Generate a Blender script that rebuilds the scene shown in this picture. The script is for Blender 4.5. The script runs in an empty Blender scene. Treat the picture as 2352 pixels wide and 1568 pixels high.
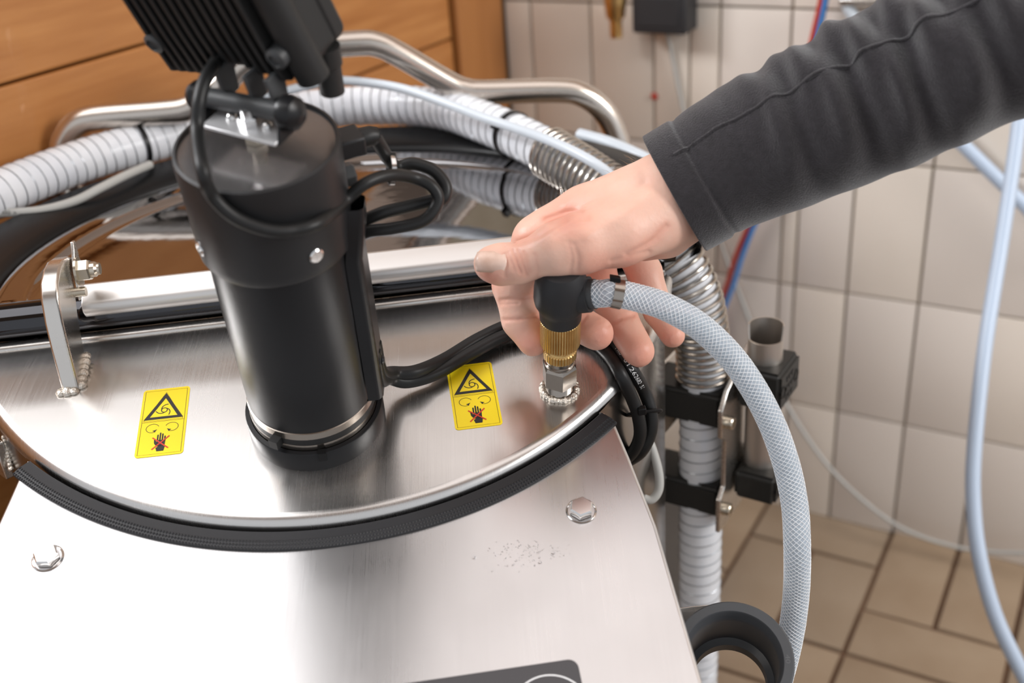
import bpy, bmesh, math, random
import numpy as np
from mathutils import Vector, Matrix
random.seed(7); rng = np.random.default_rng(7)
SC = bpy.context.scene; COL = SC.collection
V = lambda *a: np.array(a, float)
def unit(v): v = np.asarray(v, float); return v / np.linalg.norm(v)

# ---------------------------------------------------------------- camera, light, exposure
FPX = 2507.0; CAM = V(0, 0, 1.0877)
UP_C = unit(V(-.06595, -.88958, -.45199))              # world up in lens axes (x right, y down, z forward)
YW = unit(V(0, 0, 1) - UP_C * UP_C[2]); XW = np.cross(YW, UP_C)
MW = np.stack([XW, YW, UP_C])                          # lens axes -> world (Z up, Y forward)
cd = bpy.data.cameras.new('camera'); cam = bpy.data.objects.new('camera', cd); COL.objects.link(cam)
cam.matrix_world = Matrix(((*(MW @ V(1, 0, 0)), CAM[0]), (*(MW @ V(0, -1, 0)), CAM[1]), (*(MW @ V(0, 0, -1)), CAM[2]), (0, 0, 0, 1))).to_4x4() if False else Matrix([
    [(MW @ V(1, 0, 0))[i], (MW @ V(0, -1, 0))[i], (MW @ V(0, 0, -1))[i], CAM[i]] for i in range(3)] + [[0, 0, 0, 1]])
cd.sensor_width = 36; cd.lens = FPX / 2352 * 36; cd.clip_start = .02; cd.clip_end = 60
cd.dof.use_dof = True; cd.dof.focus_distance = .70; cd.dof.aperture_fstop = 5.0
SC.camera = cam
SC.view_settings.view_transform = 'Standard'; SC.view_settings.look = 'None'
SC.view_settings.exposure = 0.5; SC.view_settings.gamma = 1; SC.view_settings.use_curve_mapping = False

w = bpy.data.worlds.new('world'); SC.world = w; w.use_nodes = True
nt = w.node_tree; bg = nt.nodes['Background']
bg.inputs[0].default_value = (.92, .95, 1.0, 1); bg.inputs[1].default_value = .50

def area(name, loc, target, sx, sy, power, col):
    l = bpy.data.lights.new(name, 'AREA'); l.shape = 'RECTANGLE'; l.size = sx; l.size_y = sy; l.energy = power; l.color = col
    o = bpy.data.objects.new(name, l); COL.objects.link(o); o.location = loc
    o.rotation_euler = (Vector(target) - Vector(loc)).to_track_quat('-Z', 'Y').to_euler(); return o
area('roof_window', (-1.36, .57, 2.66), (-1.36, .57, 0), 1.9, 1.7, 19, (.97, .98, 1.0))
area('left_window', (-2.15, .80, 2.75), (0, .75, .85), 1.1, 1.0, 105, (.97, .98, 1.0))
area('overhead_fill', (.75, .62, 2.66), (.75, .62, 0), 2.0, 1.8, 9, (1.0, .97, .97))  # added fill light, brightens plate and lid at right; no real roof panel
area('wall_fill', (2.4, -.2, 1.9), (.5, 1.6, .6), 1.2, 1.0, 44, (1.0, .98, .96))  # added fill light aimed at the tiled wall, not a known window

# ---------------------------------------------------------------- frames of the place
def ray(px, py): return MW @ V((px - 1176) / FPX, (py - 784) / FPX, 1)
def D(px, py, z): return CAM + ray(px, py) * z          # a point seen in the photograph at distance z
def onZ(px, py, z):
    d = ray(px, py); return CAM + d * ((z - CAM[2]) / d[2])
O = V(-.1280, .6065, .7359)                             # agitator base on the lid
MX = unit(V(.9949, .1009, 0)); NL = unit(V(.0315, -.3102, .9501)); MY = np.cross(NL, MX)
def L(x, y, h=0): return O + MX * x + MY * y + NL * h   # machine frame: right, back, normal of the sloping lid
def onL(px, py, h=0):
    d = ray(px, py); t = ((O + NL * h - CAM) @ NL) / (d @ NL); return CAM + d * t
CTR = V(-.1346, .7781, 0); MYH = unit(V(MY[0], MY[1], 0)); ZUP = V(0, 0, 1)
WU = V(.853, -.5218, 0); WN = V(.5218, .853, 0); W0 = V(.0664, 1.6969, .8)
def WL(u, v, n=0): return W0 + WU * u + WN * n - ZUP * v  # tiled wall: along, down, into the wall
SA = V(math.cos(math.radians(33)), -math.sin(math.radians(33)), 0); SB = V(math.sin(math.radians(33)), math.cos(math.radians(33)), 0)
S0 = V(.1587, .805, 0)
def ST(a, b, z): return S0 + SA * a + SB * b + ZUP * z   # hose stand frame

# ---------------------------------------------------------------- mesh building
class MB:
    def __init__(s): s.v = []; s.f = []
    def add(s, vs, fs):
        n = len(s.v); s.v += [tuple(map(float, p)) for p in vs]; s.f += [tuple(i + n for i in f) for f in fs]; return s
    def box(s, c, ax, ay, az, hx, hy, hz):
        c = np.asarray(c); P = [c + ax * hx * i + ay * hy * j + az * hz * k for k in (-1, 1) for j in (-1, 1) for i in (-1, 1)]
        return s.add(P, [(0, 2, 3, 1), (4, 5, 7, 6), (0, 1, 5, 4), (2, 6, 7, 3), (0, 4, 6, 2), (1, 3, 7, 5)])
    def prism(s, pts, d):                               # closed outline pushed along d
        n = len(pts); P = [np.asarray(p) for p in pts]; Q = [p + d for p in P]
        return s.add(P + Q, [tuple(range(n))[::-1], tuple(range(n, 2 * n))] + [(i, (i + 1) % n, (i + 1) % n + n, i + n) for i in range(n)])
    def tube(s, path, r, seg=12, caps=True):
        P = np.array(path, float); n = len(P); R = np.broadcast_to(np.asarray(r, float), (n,))
        T = np.gradient(P, axis=0); T /= np.linalg.norm(T, axis=1)[:, None] + 1e-12
        ref = V(0, 0, 1) if abs(T[0][2]) < .9 else V(1, 0, 0)
        u = unit(np.cross(T[0], ref)); vs = []
        for i in range(n):
            u = unit(u - T[i] * (u @ T[i])); b = np.cross(T[i], u)
            for k in range(seg):
                a = 2 * math.pi * k / seg; vs.append(P[i] + R[i] * (math.cos(a) * u + math.sin(a) * b))
        fs = [(i * seg + k, i * seg + (k + 1) % seg, (i + 1) * seg + (k + 1) % seg, (i + 1) * seg + k) for i in range(n - 1) for k in range(seg)]
        if caps: fs += [tuple(range(seg))[::-1], tuple(range((n - 1) * seg, n * seg))]
        return s.add(vs, fs)
    def lathe(s, o, axis, prof, seg=48, ref=None, a0=0, a1=2 * math.pi):
        axis = unit(axis); ref = MX if ref is None else ref
        u = unit(ref - axis * (ref @ axis)); b = np.cross(axis, u); full = abs(a1 - a0 - 2 * math.pi) < 1e-6
        m = seg if full else seg + 1; vs = []
        for (r, h) in prof:
            for k in range(m):
                a = a0 + (a1 - a0) * k / seg; vs.append(np.asarray(o) + axis * h + r * (math.cos(a) * u + math.sin(a) * b))
        fs = []
        for i in range(len(prof) - 1):
            for k in range(seg):
                k2 = (k + 1) % m; fs.append((i * m + k, i * m + k2, (i + 1) * m + k2, (i + 1) * m + k))
        if full:
            if prof[0][0] > 1e-5: pass
        return s.add(vs, fs)
    def sphere(s, c, r, seg=16, ring=10, sx=V(1, 0, 0), sy=V(0, 1, 0), sz=V(0, 0, 1), sc=(1, 1, 1)):
        vs = []; 
        for i in range(ring + 1):
            t = math.pi * i / ring
            for k in range(seg):
                a = 2 * math.pi * k / seg
                vs.append(np.asarray(c) + r * (sx * sc[0] * math.sin(t) * math.cos(a) + sy * sc[1] * math.sin(t) * math.sin(a) + sz * sc[2] * math.cos(t)))
        fs = [(i * seg + k, (i + 1) * seg + k, (i + 1) * seg + (k + 1) % seg, i * seg + (k + 1) % seg) for i in range(ring) for k in range(seg)]
        return s.add(vs, fs)
    def hexa(s, o, axis, r, h, ref=None, rot=0):
        axis = unit(axis); ref = MX if ref is None else ref
        u = unit(ref - axis * (ref @ axis)); b = np.cross(axis, u)
        def ring(rr, hh): return [np.asarray(o) + axis * hh + rr * (math.cos(rot + k * math.pi / 3) * u + math.sin(rot + k * math.pi / 3) * b) for k in range(6)]
        P = ring(r, 0) + ring(r, h * .85) + ring(r * .88, h)
        return s.add(P, [tuple(range(6))[::-1], tuple(range(12, 18))] + [(j * 6 + i, j * 6 + (i + 1) % 6, (j + 1) * 6 + (i + 1) % 6, (j + 1) * 6 + i) for j in (0, 1) for i in range(6)])

def spline(pts, n=8):
    P = np.array(pts, float); Q = np.vstack([2 * P[0] - P[1], P, 2 * P[-1] - P[-2]]); out = []
    for i in range(len(P) - 1):
        p0, p1, p2, p3 = Q[i:i + 4]
        for k in range(n):
            t = k / n; out.append(.5 * (2 * p1 + (p2 - p0) * t + (2 * p0 - 5 * p1 + 4 * p2 - p3) * t * t + (3 * p1 - p0 - 3 * p2 + p3) * t ** 3))
    out.append(P[-1]); return np.array(out)
def resample(P, step):
    P = np.array(P); d = np.r_[0, np.cumsum(np.linalg.norm(np.diff(P, axis=0), axis=1))]; n = max(2, int(d[-1] / step) + 1)
    t = np.linspace(0, d[-1], n); return np.stack([np.interp(t, d, P[:, i]) for i in range(3)], 1)
def frames(P):
    P = np.array(P); T = np.gradient(P, axis=0); T /= np.linalg.norm(T, axis=1)[:, None]
    u = unit(np.cross(T[0], V(0, 0, 1) if abs(T[0][2]) < .9 else V(1, 0, 0))); U = []
    for t in T: u = unit(u - t * (u @ t)); U.append(u)
    U = np.array(U); return T, U, np.cross(T, U)
def helix(P, R, turns_per_m, phase=0, per=18, sign=1):
    L_ = np.linalg.norm(np.diff(P, axis=0), axis=1).sum(); n = max(8, int(L_ * turns_per_m * per)); Q = resample(P, L_ / n)
    T, U, B = frames(Q); a = phase + sign * np.linspace(0, 2 * math.pi * L_ * turns_per_m, len(Q)); RR = np.broadcast_to(np.asarray(R, float), (len(Q),))
    return Q + (np.cos(a) * RR)[:, None] * U + (np.sin(a) * RR)[:, None] * B

def ob(name, mb, m, parent=None, loc=None, smooth=True, bevel=0, seg=2, angle=35, label=None):
    me = bpy.data.meshes.new(name); vs = np.array(mb.v, float)
    if parent is not None:
        base = np.array(parent['_o']) if '_o' in parent else np.zeros(3); org = base if loc is None else np.asarray(loc)
    else: org = vs.mean(0) * V(1, 1, 0) + V(0, 0, vs[:, 2].min()) if loc is None else np.asarray(loc); base = np.zeros(3)
    me.from_pydata([tuple(p) for p in (vs - org)], [], mb.f); me.update()
    o = bpy.data.objects.new(name, me); COL.objects.link(o)
    o.location = tuple(org - base); o['_o'] = [float(x) for x in org]
    if parent is not None: o.parent = parent
    if m: me.materials.append(m)
    if m and m.name in ('brushed_steel_plate', 'brushed_steel_lid'):
        uv = me.uv_layers.new(name='UVMap'); li = np.array([l.vertex_index for l in me.loops]); q = vs[li] - O
        uv.data.foreach_set('uv', np.stack([q @ MX, q @ MY - .5 * (q @ NL)], 1).astype(np.float32).ravel())
    if smooth:
        for p in me.polygons: p.use_smooth = True
        me.set_sharp_from_angle(angle=math.radians(angle))
    if bevel:
        b = o.modifiers.new('edge', 'BEVEL'); b.width = bevel; b.segments = seg; b.limit_method = 'ANGLE'; b.angle_limit = math.radians(30); b.harden_normals = False
    if label: o['label'] = label
    return o
def tag(o, label, cat, group=None, kind=None):
    o['label'] = label; o['category'] = cat
    if group: o['group'] = group
    if kind: o['kind'] = kind
    return o
def thing(name, loc, label, cat, group=None):
    o = bpy.data.objects.new(name, None); COL.objects.link(o); o.empty_display_size = .02
    o.location = tuple(loc); o['_o'] = [float(x) for x in loc]; return tag(o, label, cat, group)
def struct(name, mb, m, parent=None, **k):
    o = ob(name, mb, m, parent, **k)
    if parent is None: o['kind'] = 'structure'
    return o

# ---------------------------------------------------------------- materials
MATS = {}
def mat(name, col, rough=.5, metal=0, noise=None, bump=None, coat=0, trans=0, ior=1.45, sheen=0, aniso=0, sss=0, rvar=0, spec=None, stretch=None, alpha=None):
    """plain Principled material; noise=(scale, colour2, amount), bump=(scale, strength, distance)"""
    m = bpy.data.materials.new(name); m.use_nodes = True; t = m.node_tree; b = t.nodes['Principled BSDF']
    b.inputs['Base Color'].default_value = (*col, 1); b.inputs['Roughness'].default_value = rough; b.inputs['Metallic'].default_value = metal
    b.inputs['Coat Weight'].default_value = coat; b.inputs['Transmission Weight'].default_value = trans; b.inputs['IOR'].default_value = ior
    b.inputs['Sheen Weight'].default_value = sheen; b.inputs['Anisotropic'].default_value = aniso
    if spec is not None: b.inputs['Specular IOR Level'].default_value = spec
    if sss: b.inputs['Subsurface Weight'].default_value = sss; b.inputs['Subsurface Radius'].default_value = (1, .35, .2); b.inputs['Subsurface Scale'].default_value = .006
    tc = t.nodes.new('ShaderNodeTexCoord'); src = tc.outputs['Object']
    if stretch:
        mp = t.nodes.new('ShaderNodeMapping'); mp.inputs['Scale'].default_value = stretch; t.links.new(src, mp.inputs[0]); src = mp.outputs[0]
    if noise:
        n = t.nodes.new('ShaderNodeTexNoise'); n.inputs['Scale'].default_value = noise[0]; n.inputs['Detail'].default_value = 5; t.links.new(src, n.inputs['Vector'])
        r = t.nodes.new('ShaderNodeValToRGB'); r.color_ramp.elements[0].position = .5 - .5 * noise[2]; r.color_ramp.elements[1].position = .5 + .5 * noise[2]
        r.color_ramp.elements[0].color = (*col, 1); r.color_ramp.elements[1].color = (*noise[1], 1)
        t.links.new(n.outputs['Fac'], r.inputs[0]); t.links.new(r.outputs[0], b.inputs['Base Color'])
    if rvar:
        n = t.nodes.new('ShaderNodeTexNoise'); n.inputs['Scale'].default_value = 60; t.links.new(tc.outputs['Object'], n.inputs['Vector'])
        mr = t.nodes.new('ShaderNodeMapRange'); mr.inputs[3].default_value = rough - rvar; mr.inputs[4].default_value = rough + rvar
        t.links.new(n.outputs['Fac'], mr.inputs[0]); t.links.new(mr.outputs[0], b.inputs['Roughness'])
    if bump:
        n = t.nodes.new('ShaderNodeTexNoise'); n.inputs['Scale'].default_value = bump[0]; n.inputs['Detail'].default_value = 4; t.links.new(src, n.inputs['Vector'])
        u = t.nodes.new('ShaderNodeBump'); u.inputs['Strength'].default_value = bump[1]; u.inputs['Distance'].default_value = bump[2]
        t.links.new(n.outputs['Fac'], u.inputs['Height']); t.links.new(u.outputs[0], b.inputs['Normal'])
    MATS[name] = m; return m
def brushed(name, col, rough, scale, strength=.06, aniso=0.0, axis=None):
    """brushed steel: fine streaks running along the machine's front-to-back direction"""
    m = mat(name, col, rough, 1.0, aniso=aniso); t = m.node_tree; b = t.nodes['Principled BSDF']
    tc = t.nodes.new('ShaderNodeTexCoord'); mp = t.nodes.new('ShaderNodeMapping'); mp.inputs['Rotation'].default_value = (0, 0, -math.radians(5.8))
    mp.inputs['Scale'].default_value = scale; t.links.new(tc.outputs['Object'], mp.inputs[0])
    n = t.nodes.new('ShaderNodeTexNoise'); n.inputs['Scale'].default_value = 1; n.inputs['Detail'].default_value = 3; t.links.new(mp.outputs[0], n.inputs['Vector'])
    u = t.nodes.new('ShaderNodeBump'); u.inputs['Strength'].default_value = strength; u.inputs['Distance'].default_value = .0006
    t.links.new(n.outputs['Fac'], u.inputs['Height']); t.links.new(u.outputs[0], b.inputs['Normal'])
    if aniso:
        b.inputs['Anisotropic Rotation'].default_value = .25
        tn = t.nodes.new('ShaderNodeTangent'); tn.direction_type = 'UV_MAP'; tn.uv_map = 'UVMap'; t.links.new(tn.outputs[0], b.inputs['Tangent'])
    n2 = t.nodes.new('ShaderNodeTexNoise'); n2.inputs['Scale'].default_value = 14; n2.inputs['Detail'].default_value = 6; t.links.new(tc.outputs['Object'], n2.inputs['Vector'])
    ad = t.nodes.new('ShaderNodeMath'); ad.operation = 'MULTIPLY_ADD'; t.links.new(n.outputs['Fac'], ad.inputs[0]); ad.inputs[1].default_value = .6; t.links.new(n2.outputs['Fac'], ad.inputs[2])
    mr = t.nodes.new('ShaderNodeMapRange'); mr.inputs[1].default_value = .5; mr.inputs[2].default_value = 1.1; mr.inputs[3].default_value = rough - .05; mr.inputs[4].default_value = rough + .06
    t.links.new(ad.outputs[0], mr.inputs[0]); t.links.new(mr.outputs[0], b.inputs['Roughness']); return m

M_plate = brushed('brushed_steel_plate', (.74, .73, .73), .30, (2400, 16, 16), .02, .7)
M_lid = brushed('brushed_steel_lid', (.70, .68, .66), .25, (2400, 14, 14), .012, .5)
M_steel = brushed('satin_steel', (.70, .67, .63), .26, (40, 900, 900), .03)
M_column = mat('grey_steel_panel', (.50, .48, .455), .45, .35)
M_cover = mat('satin_cover_steel', (.74, .72, .70), .40, 1)
M_rail = mat('satin_tube_steel', (.66, .60, .54), .26, 1, bump=(300, .05, .0005))
M_darkrefl = mat('dark_reflection_steel', (.07, .07, .075), .05, 1)  # polished steel with the reflection of a dark room put into its colour
M_holder = mat('pickled_tube_steel', (.60, .55, .50), .42, 1)
M_polish = mat('polished_steel', (.34, .335, .34), .035, 1, bump=(9, .10, .004))
M_tank = mat('dark_rolled_steel', (.42, .40, .38), .22, 1, bump=(30, .08, .002))
M_weld = mat('weld_bead', (.72, .66, .58), .3, 1, bump=(500, .8, .002))
M_bolt = mat('bright_bolt', (.78, .77, .76), .16, 1)
M_zinc = mat('zinc_bolt', (.66, .60, .50), .25, 1)
M_spring = mat('spring_wire', (.50, .46, .41), .24, 1)
M_brass = mat('brass', (.74, .50, .21), .34, 1, noise=(90, (.60, .38, .15), .5))
M_galv = mat('galvanised_steel', (.72, .72, .73), .4, .6)
M_nickel = mat('nickel', (.38, .34, .30), .2, 1)
M_black = mat('satin_black_paint', (.010, .010, .011), .34, spec=.36, bump=(160, .05, .0008))
M_blackcap = mat('black_plastic_cap', (.014, .014, .015), .42, bump=(220, .08, .001))
M_greycap = mat('worn_cap_top', (.40, .39, .40), .2, .9, noise=(22, (.52, .50, .49), .45), rvar=.07)
M_cable = mat('black_cable', (.014, .014, .014), .42, spec=.35, bump=(400, .06, .0006))
M_rubber = mat('black_rubber', (.016, .016, .018), .55, bump=(300, .1, .0006))
M_gasket = mat('black_gasket', (.006, .006, .0065), .35, spec=.25)
M_lamp = mat('black_cast_aluminium', (.016, .016, .016), .5, bump=(260, .12, .0008))
M_lampgrey = mat('dark_grey_bracket', (.05, .052, .054), .45, bump=(260, .1, .0006))
M_pvc = mat('grey_pvc', (.062, .066, .072), .42, bump=(200, .05, .0006))
M_emboss = mat('embossed_pvc', (.11, .115, .12), .45)
M_clampblk = mat('black_clamp_plastic', (.014, .014, .013), .48, bump=(180, .06, .0006))
M_hose = mat('clear_spiral_hose', (.92, .94, .97), .14, trans=.20, ior=1.2, noise=(30, (.76, .79, .85), .6), bump=(70, .22, .002), spec=.6)
M_hosewire = mat('hose_wire', (.40, .42, .44), .35, .6)
M_braidhose = mat('milky_hose', (.60, .68, .76), .2, trans=.45, ior=1.15)
M_braid = mat('braid_thread', (.86, .88, .90), .5)
M_whitetube = mat('white_tube', (.55, .60, .65), .35)
M_greycable = mat('grey_cable', (.42, .42, .40), .5)
M_bluetube = mat('pale_blue_hose', (.50, .60, .74), .35, trans=.15)
M_red = mat('red_tube', (.50, .05, .03), .4); M_blue = mat('blue_tube', (.06, .22, .55), .4)
M_yellow = mat('yellow_label', (.94, .70, .01), .34, spec=.5, bump=(90, .04, .0006))
M_ink = mat('black_ink', (.02, .018, .016), .45); M_redink = mat('red_ink', (.62, .04, .02), .45)
M_inkline = mat('brown_ink', (.16, .10, .01), .45)
M_pad = mat('graphite_film', (.055, .052, .055), .33, bump=(300, .03, .0004)); M_white = mat('white_print', (.75, .75, .75), .5)
M_tile = mat('glazed_white_tile', (.77, .70, .62), .22, noise=(7, (.71, .635, .55), .9), bump=(10, .06, .003))
M_tile2 = mat('glazed_white_tile_dull', (.72, .66, .60), .25, noise=(5, (.67, .60, .535), .9), bump=(10, .06, .003))
M_grout = mat('wall_grout', (.36, .30, .22), .9, noise=(18, (.26, .20, .13), .8), bump=(200, .3, .001))
M_ftile = mat('beige_floor_tile', (.37, .285, .20), .5, noise=(9, (.27, .19, .12), .7), bump=(40, .1, .002))
M_ftile2 = mat('greyer_floor_tile', (.35, .275, .20), .5, noise=(8, (.26, .19, .125), .7), bump=(40, .1, .002))
M_fgrout = mat('floor_grout', (.17, .10, .06), .9, noise=(22, (.11, .06, .035), .8))
M_wood = mat('varnished_spruce', (.50, .225, .070), .45, noise=(3.2, (.34, .125, .030), .5), stretch=(1.6, 1.6, 20), bump=(6, .15, .002), coat=.15)
M_wood2 = mat('varnished_spruce_post', (.40, .17, .05), .45, noise=(3.2, (.30, .115, .03), .75), stretch=(22, 22, 1.0), coat=.15)
M_ceil = mat('ceiling_boards', (.34, .25, .19), .8, noise=(4, (.28, .20, .15), .8), stretch=(1, 12, 1))
M_dark = mat('shadow_gap', (.03, .022, .016), .9)
M_box = mat('black_box', (.02, .02, .022), .5)
M_fleece = mat('charcoal_fleece', (.019, .017, .0185), .95, sheen=.5, spec=.1, noise=(300, (.034, .030, .034), .6), bump=(1300, .6, .0012))
M_skin = mat('skin', (.80, .53, .42), .44, sss=.18, noise=(45, (.74, .42, .32), .6), bump=(420, .22, .0009))
_t = M_skin.node_tree; _b = _t.nodes['Principled BSDF']; _l = _b.inputs['Base Color'].links[0].from_socket
_a = _t.nodes.new('ShaderNodeAttribute'); _a.attribute_name = 'redness'; _x = _t.nodes.new('ShaderNodeMix'); _x.data_type = 'RGBA'; _m = _t.nodes.new('ShaderNodeMath'); _m.operation = 'MULTIPLY'; _m.inputs[1].default_value = .6
_t.links.new(_a.outputs['Fac'], _m.inputs[0]); _t.links.new(_m.outputs[0], _x.inputs['Factor']); _t.links.new(_l, _x.inputs['A']); _x.inputs['B'].default_value = (.66, .20, .13, 1); _t.links.new(_x.outputs['Result'], _b.inputs['Base Color'])
M_nail = mat('thumb_nail', (.88, .66, .56), .32, noise=(90, (.58, .37, .28), .5))
M_hair = mat('arm_hair', (.32, .22, .14), .5)
M_drop = mat('water_drop', (1, 1, 1), .03, trans=1, ior=1.33)

# ---------------------------------------------------------------- setting: tiled wall, wood wall, floor
def slab(u0, u1, v0, v1, n0, n1): return MB().box(WL((u0 + u1) / 2, (v0 + v1) / 2, (n0 + n1) / 2), WU, WN, ZUP, (u1 - u0) / 2, (n1 - n0) / 2, (v1 - v0) / 2)
wall = struct('wall_back', slab(-.25, 1.6, -.4, .8, .003, .08), M_grout, smooth=False)
def tile_on(parent, name, c, ax, ay, az, hx, hy, hz, m, cache={}, bev=.0022, tilt=.0028):
    key = (name, round(hx, 4), round(hy, 4), round(hz, 4), m.name)
    if key not in cache:
        bm = bmesh.new(); bmesh.ops.create_cube(bm, size=1); bmesh.ops.scale(bm, vec=(hx * 2, hy * 2, hz * 2), verts=bm.verts)
        top = [e for e in bm.edges if all(v.co.z > 0 for v in e.verts)]
        bmesh.ops.bevel(bm, geom=top, offset=bev, segments=2, affect='EDGES', profile=.6)
        me = bpy.data.meshes.new(name); bm.to_mesh(me); bm.free(); me.materials.append(m)
        for p in me.polygons: p.use_smooth = True
        me.set_sharp_from_angle(angle=math.radians(50)); cache[key] = me
    o = bpy.data.objects.new(name, cache[key]); COL.objects.link(o); o.parent = parent
    R = Matrix([[ax[i], ay[i], az[i]] for i in range(3)])
    j = Matrix.Rotation(random.gauss(0, tilt), 3, 'X') @ Matrix.Rotation(random.gauss(0, tilt), 3, 'Y')
    o.matrix_local = Matrix.Translation(Vector(c) - Vector(parent['_o'])) @ (R @ j).to_4x4(); return o
G = .0032
for r in range(-2, 4):
    for c in range(-1, 15):
        u0, u1 = c * .1, c * .1 + .1; u0 = max(u0, -.045)
        if u1 - u0 < .02: continue
        cuts = [(u0, u1)]
        if c == 4 and r in (1, 2, 3): cuts = [(u0, .423), (.423, u1)]
        if c == 2 and r == 0: cuts = [(u0, .255), (.255, u1)]
        for a, b in cuts:
            m = M_tile if random.random() < .6 else M_tile2
            tile_on(wall, 'tile', WL((a + b) / 2, r * .2 + .1, -.0005), WU, ZUP, -WN, (b - a) / 2 - G / 2, .1 - G / 2, .004, m)
fl = struct('floor', slab(-1.6, 2.4, .803, .83, -2.6, .08), M_fgrout, smooth=False)
def ftile(u0, u1, n0, n1):
    tile_on(fl, 'tile', WL((u0 + u1) / 2, .8015, (n0 + n1) / 2), WU, WN, ZUP, (u1 - u0) / 2 - .0035, (n1 - n0) / 2 - .0035, .0035, M_ftile if random.random() < .6 else M_ftile2, tilt=.008)
for bi in range(-1, 6):                                  # basket weave of 10 x 20 cm tiles
    for bj in range(0, 5):
        u0 = bi * .2; n1 = -bj * .2 + .1 if bi % 2 == 0 else -bj * .2
        if (bi + bj) % 2 == 0 if bi % 2 == 0 else (bi + bj) % 2 == 1: kind = 'h'
        else: kind = 'v'
        kind = 'h' if (bj % 2 == 0) == (bi % 2 == 0) else 'v'
        if kind == 'h':
            for k in (0, 1):
                a1 = min(n1 - k * .1, 0); a0 = n1 - k * .1 - .1
                if a1 - a0 > .02: ftile(u0, u0 + .2, a0, a1)
        else:
            for k in (0, 1):
                a1 = min(n1, 0); a0 = n1 - .2
                ftile(u0 + k * .1, u0 + k * .1 + .1, a0, a1)
struct('wall_upper', slab(-1.6, 3.2, -1.91, -.402, .0, .08), M_ceil, smooth=False)
ceil = struct('ceiling', MB().box(V(0, .8, 2.74), V(1, 0, 0), V(0, 1, 0), ZUP, 3.0, 2.4, .03), M_ceil, smooth=False)
mb = MB()
for cx_, cy_, hx_, hy_ in ((.75, 1.545, 1.0, .025), (.75, -.305, 1.0, .025), (1.775, .62, .025, .95), (-1.36, 1.445, .98, .025), (-1.36, -.305, .98, .025), (-2.335, .62, .025, .95), (-.385, .62, .025, .95)): mb.box(V(cx_, cy_, 2.69), V(1, 0, 0), V(0, 1, 0), ZUP, hx_, hy_, .03)
struct('window_1', mb, M_ceil, smooth=False)  # unseen frames round the roof window and the added overhead fill
# wood partition, perpendicular to the tiled wall
UW = -.057
wl = struct('wall_left', MB().box(WL(UW - .035, .305, -.75), WU, WN, ZUP, .02, .75, .495), M_dark, smooth=False)
for k in range(-2, 3):
    z0 = .770 + .1115 * (k - 1); z1 = z0 + .1115
    for (a, b) in ((-1.5, -.142),):
        mb = MB().box(WL(UW - .006 - .0004 * (k % 2), .8 - (z0 + z1) / 2, (a + b) / 2), WU, WN, ZUP, .009, (b - a) / 2, (z1 - z0) / 2 - .0012)
        ob('plank', mb, M_wood, wl, loc=WL(UW + random.uniform(-.3, .3), random.uniform(-1, 1), random.uniform(-1, 1)), smooth=False, bevel=.003)
post = struct('trim_1', MB().box(WL(UW - .002, .305, -.073), WU, WN, ZUP, .014, .064, .495), M_wood2, smooth=False, bevel=.003)

# ---------------------------------------------------------------- machine: vat, lid, cover plate
RL = .26; LC = (.0107, .1804)
def arc(R, a0, a1, n): return [(LC[0] + R * math.cos(a), LC[1] + R * math.sin(a)) for a in np.linspace(a0, a1, n)]
vat = thing('mixing_vat', V(CTR[0], CTR[1], 0), 'round stainless steel mixing vat with sloping front lid and polished rear lid', 'vat')
# vat wall: upright cylinder cut by the sloping lid in front
n = 96; mb = MB(); top = []; bot = []
for k in range(n):
    a = 2 * math.pi * k / n; p = CTR + V(math.cos(a), math.sin(a), 0) * (RL - .006)
    q = p - O; zt = O[2] - ((q[0] * NL[0] + q[1] * NL[1] - 0) / NL[2]) - .006
    top.append(V(p[0], p[1], min(zt, .772))); bot.append(V(p[0], p[1], .10))
mb.add(top + bot, [(k, (k + 1) % n, (k + 1) % n + n, k + n) for k in range(n)] + [tuple(range(n, 2 * n))])
ob('vat_wall', mb, M_tank, vat)
# front lid: flat disc segment with a turned-down rim
YC, YB = .1060, .042                                     # back edge of the lid; line where the sheet starts to bend up
def hb(y): return 0 if y < YB else -.0085 * ((y - YB) / (YC - YB)) ** 1.5
a_ch = math.asin((YC - LC[1]) / RL); A0, A1 = math.pi - a_ch, 2 * math.pi + a_ch
rimprof = [(-.0055 + .008 * math.sin(t), -.008 * (1 - math.cos(t))) for t in np.linspace(0, 1.45, 9)] + [(.0026, -.0145)]
mb = MB(); N = 160; rows = [[L(x, y, h + hb(y)) for x, y in arc(RL - .0005 + dr, A0, A1, N)] for dr, h in rimprof]
mb.add([p for r in rows for p in r], [(i * N + k, (i + 1) * N + k, (i + 1) * N + k + 1, i * N + k + 1) for i in range(len(rows) - 1) for k in range(N - 1)])
Rf = RL - .006
ys = [LC[1] - Rf * math.cos(t) for t in np.linspace(0.0, math.acos((LC[1] - YB) / Rf), 40)] + list(np.linspace(YB, YC, 14)[1:])
rows = [[L(LC[0] + u * math.sqrt(max(0, Rf * Rf - (y - LC[1]) ** 2)), y, hb(y)) for u in np.linspace(-1, 1, 9)] for y in ys]
mb.add([p for r in rows for p in r], [(i * 9 + k, i * 9 + k + 1, (i + 1) * 9 + k + 1, (i + 1) * 9 + k) for i in range(len(rows) - 1) for k in range(8)])
lid = ob('front_lid', mb, M_lid, vat, angle=40)
hw = RL * math.cos(a_ch) - .004
mb = MB(); prof = [(YC - .0005, -.0088), (YC + .001, -.0070), (YC + .0045, -.0058), (YC + .0075, -.0062), (YC + .0086, -.0080), (YC + .0086, -.016), (YC, -.016)]
mb.prism([L(LC[0] - hw, y, h) for y, h in prof], MX * 2 * hw); ob('lid_upturn', mb, M_steel, vat, angle=50)
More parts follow.
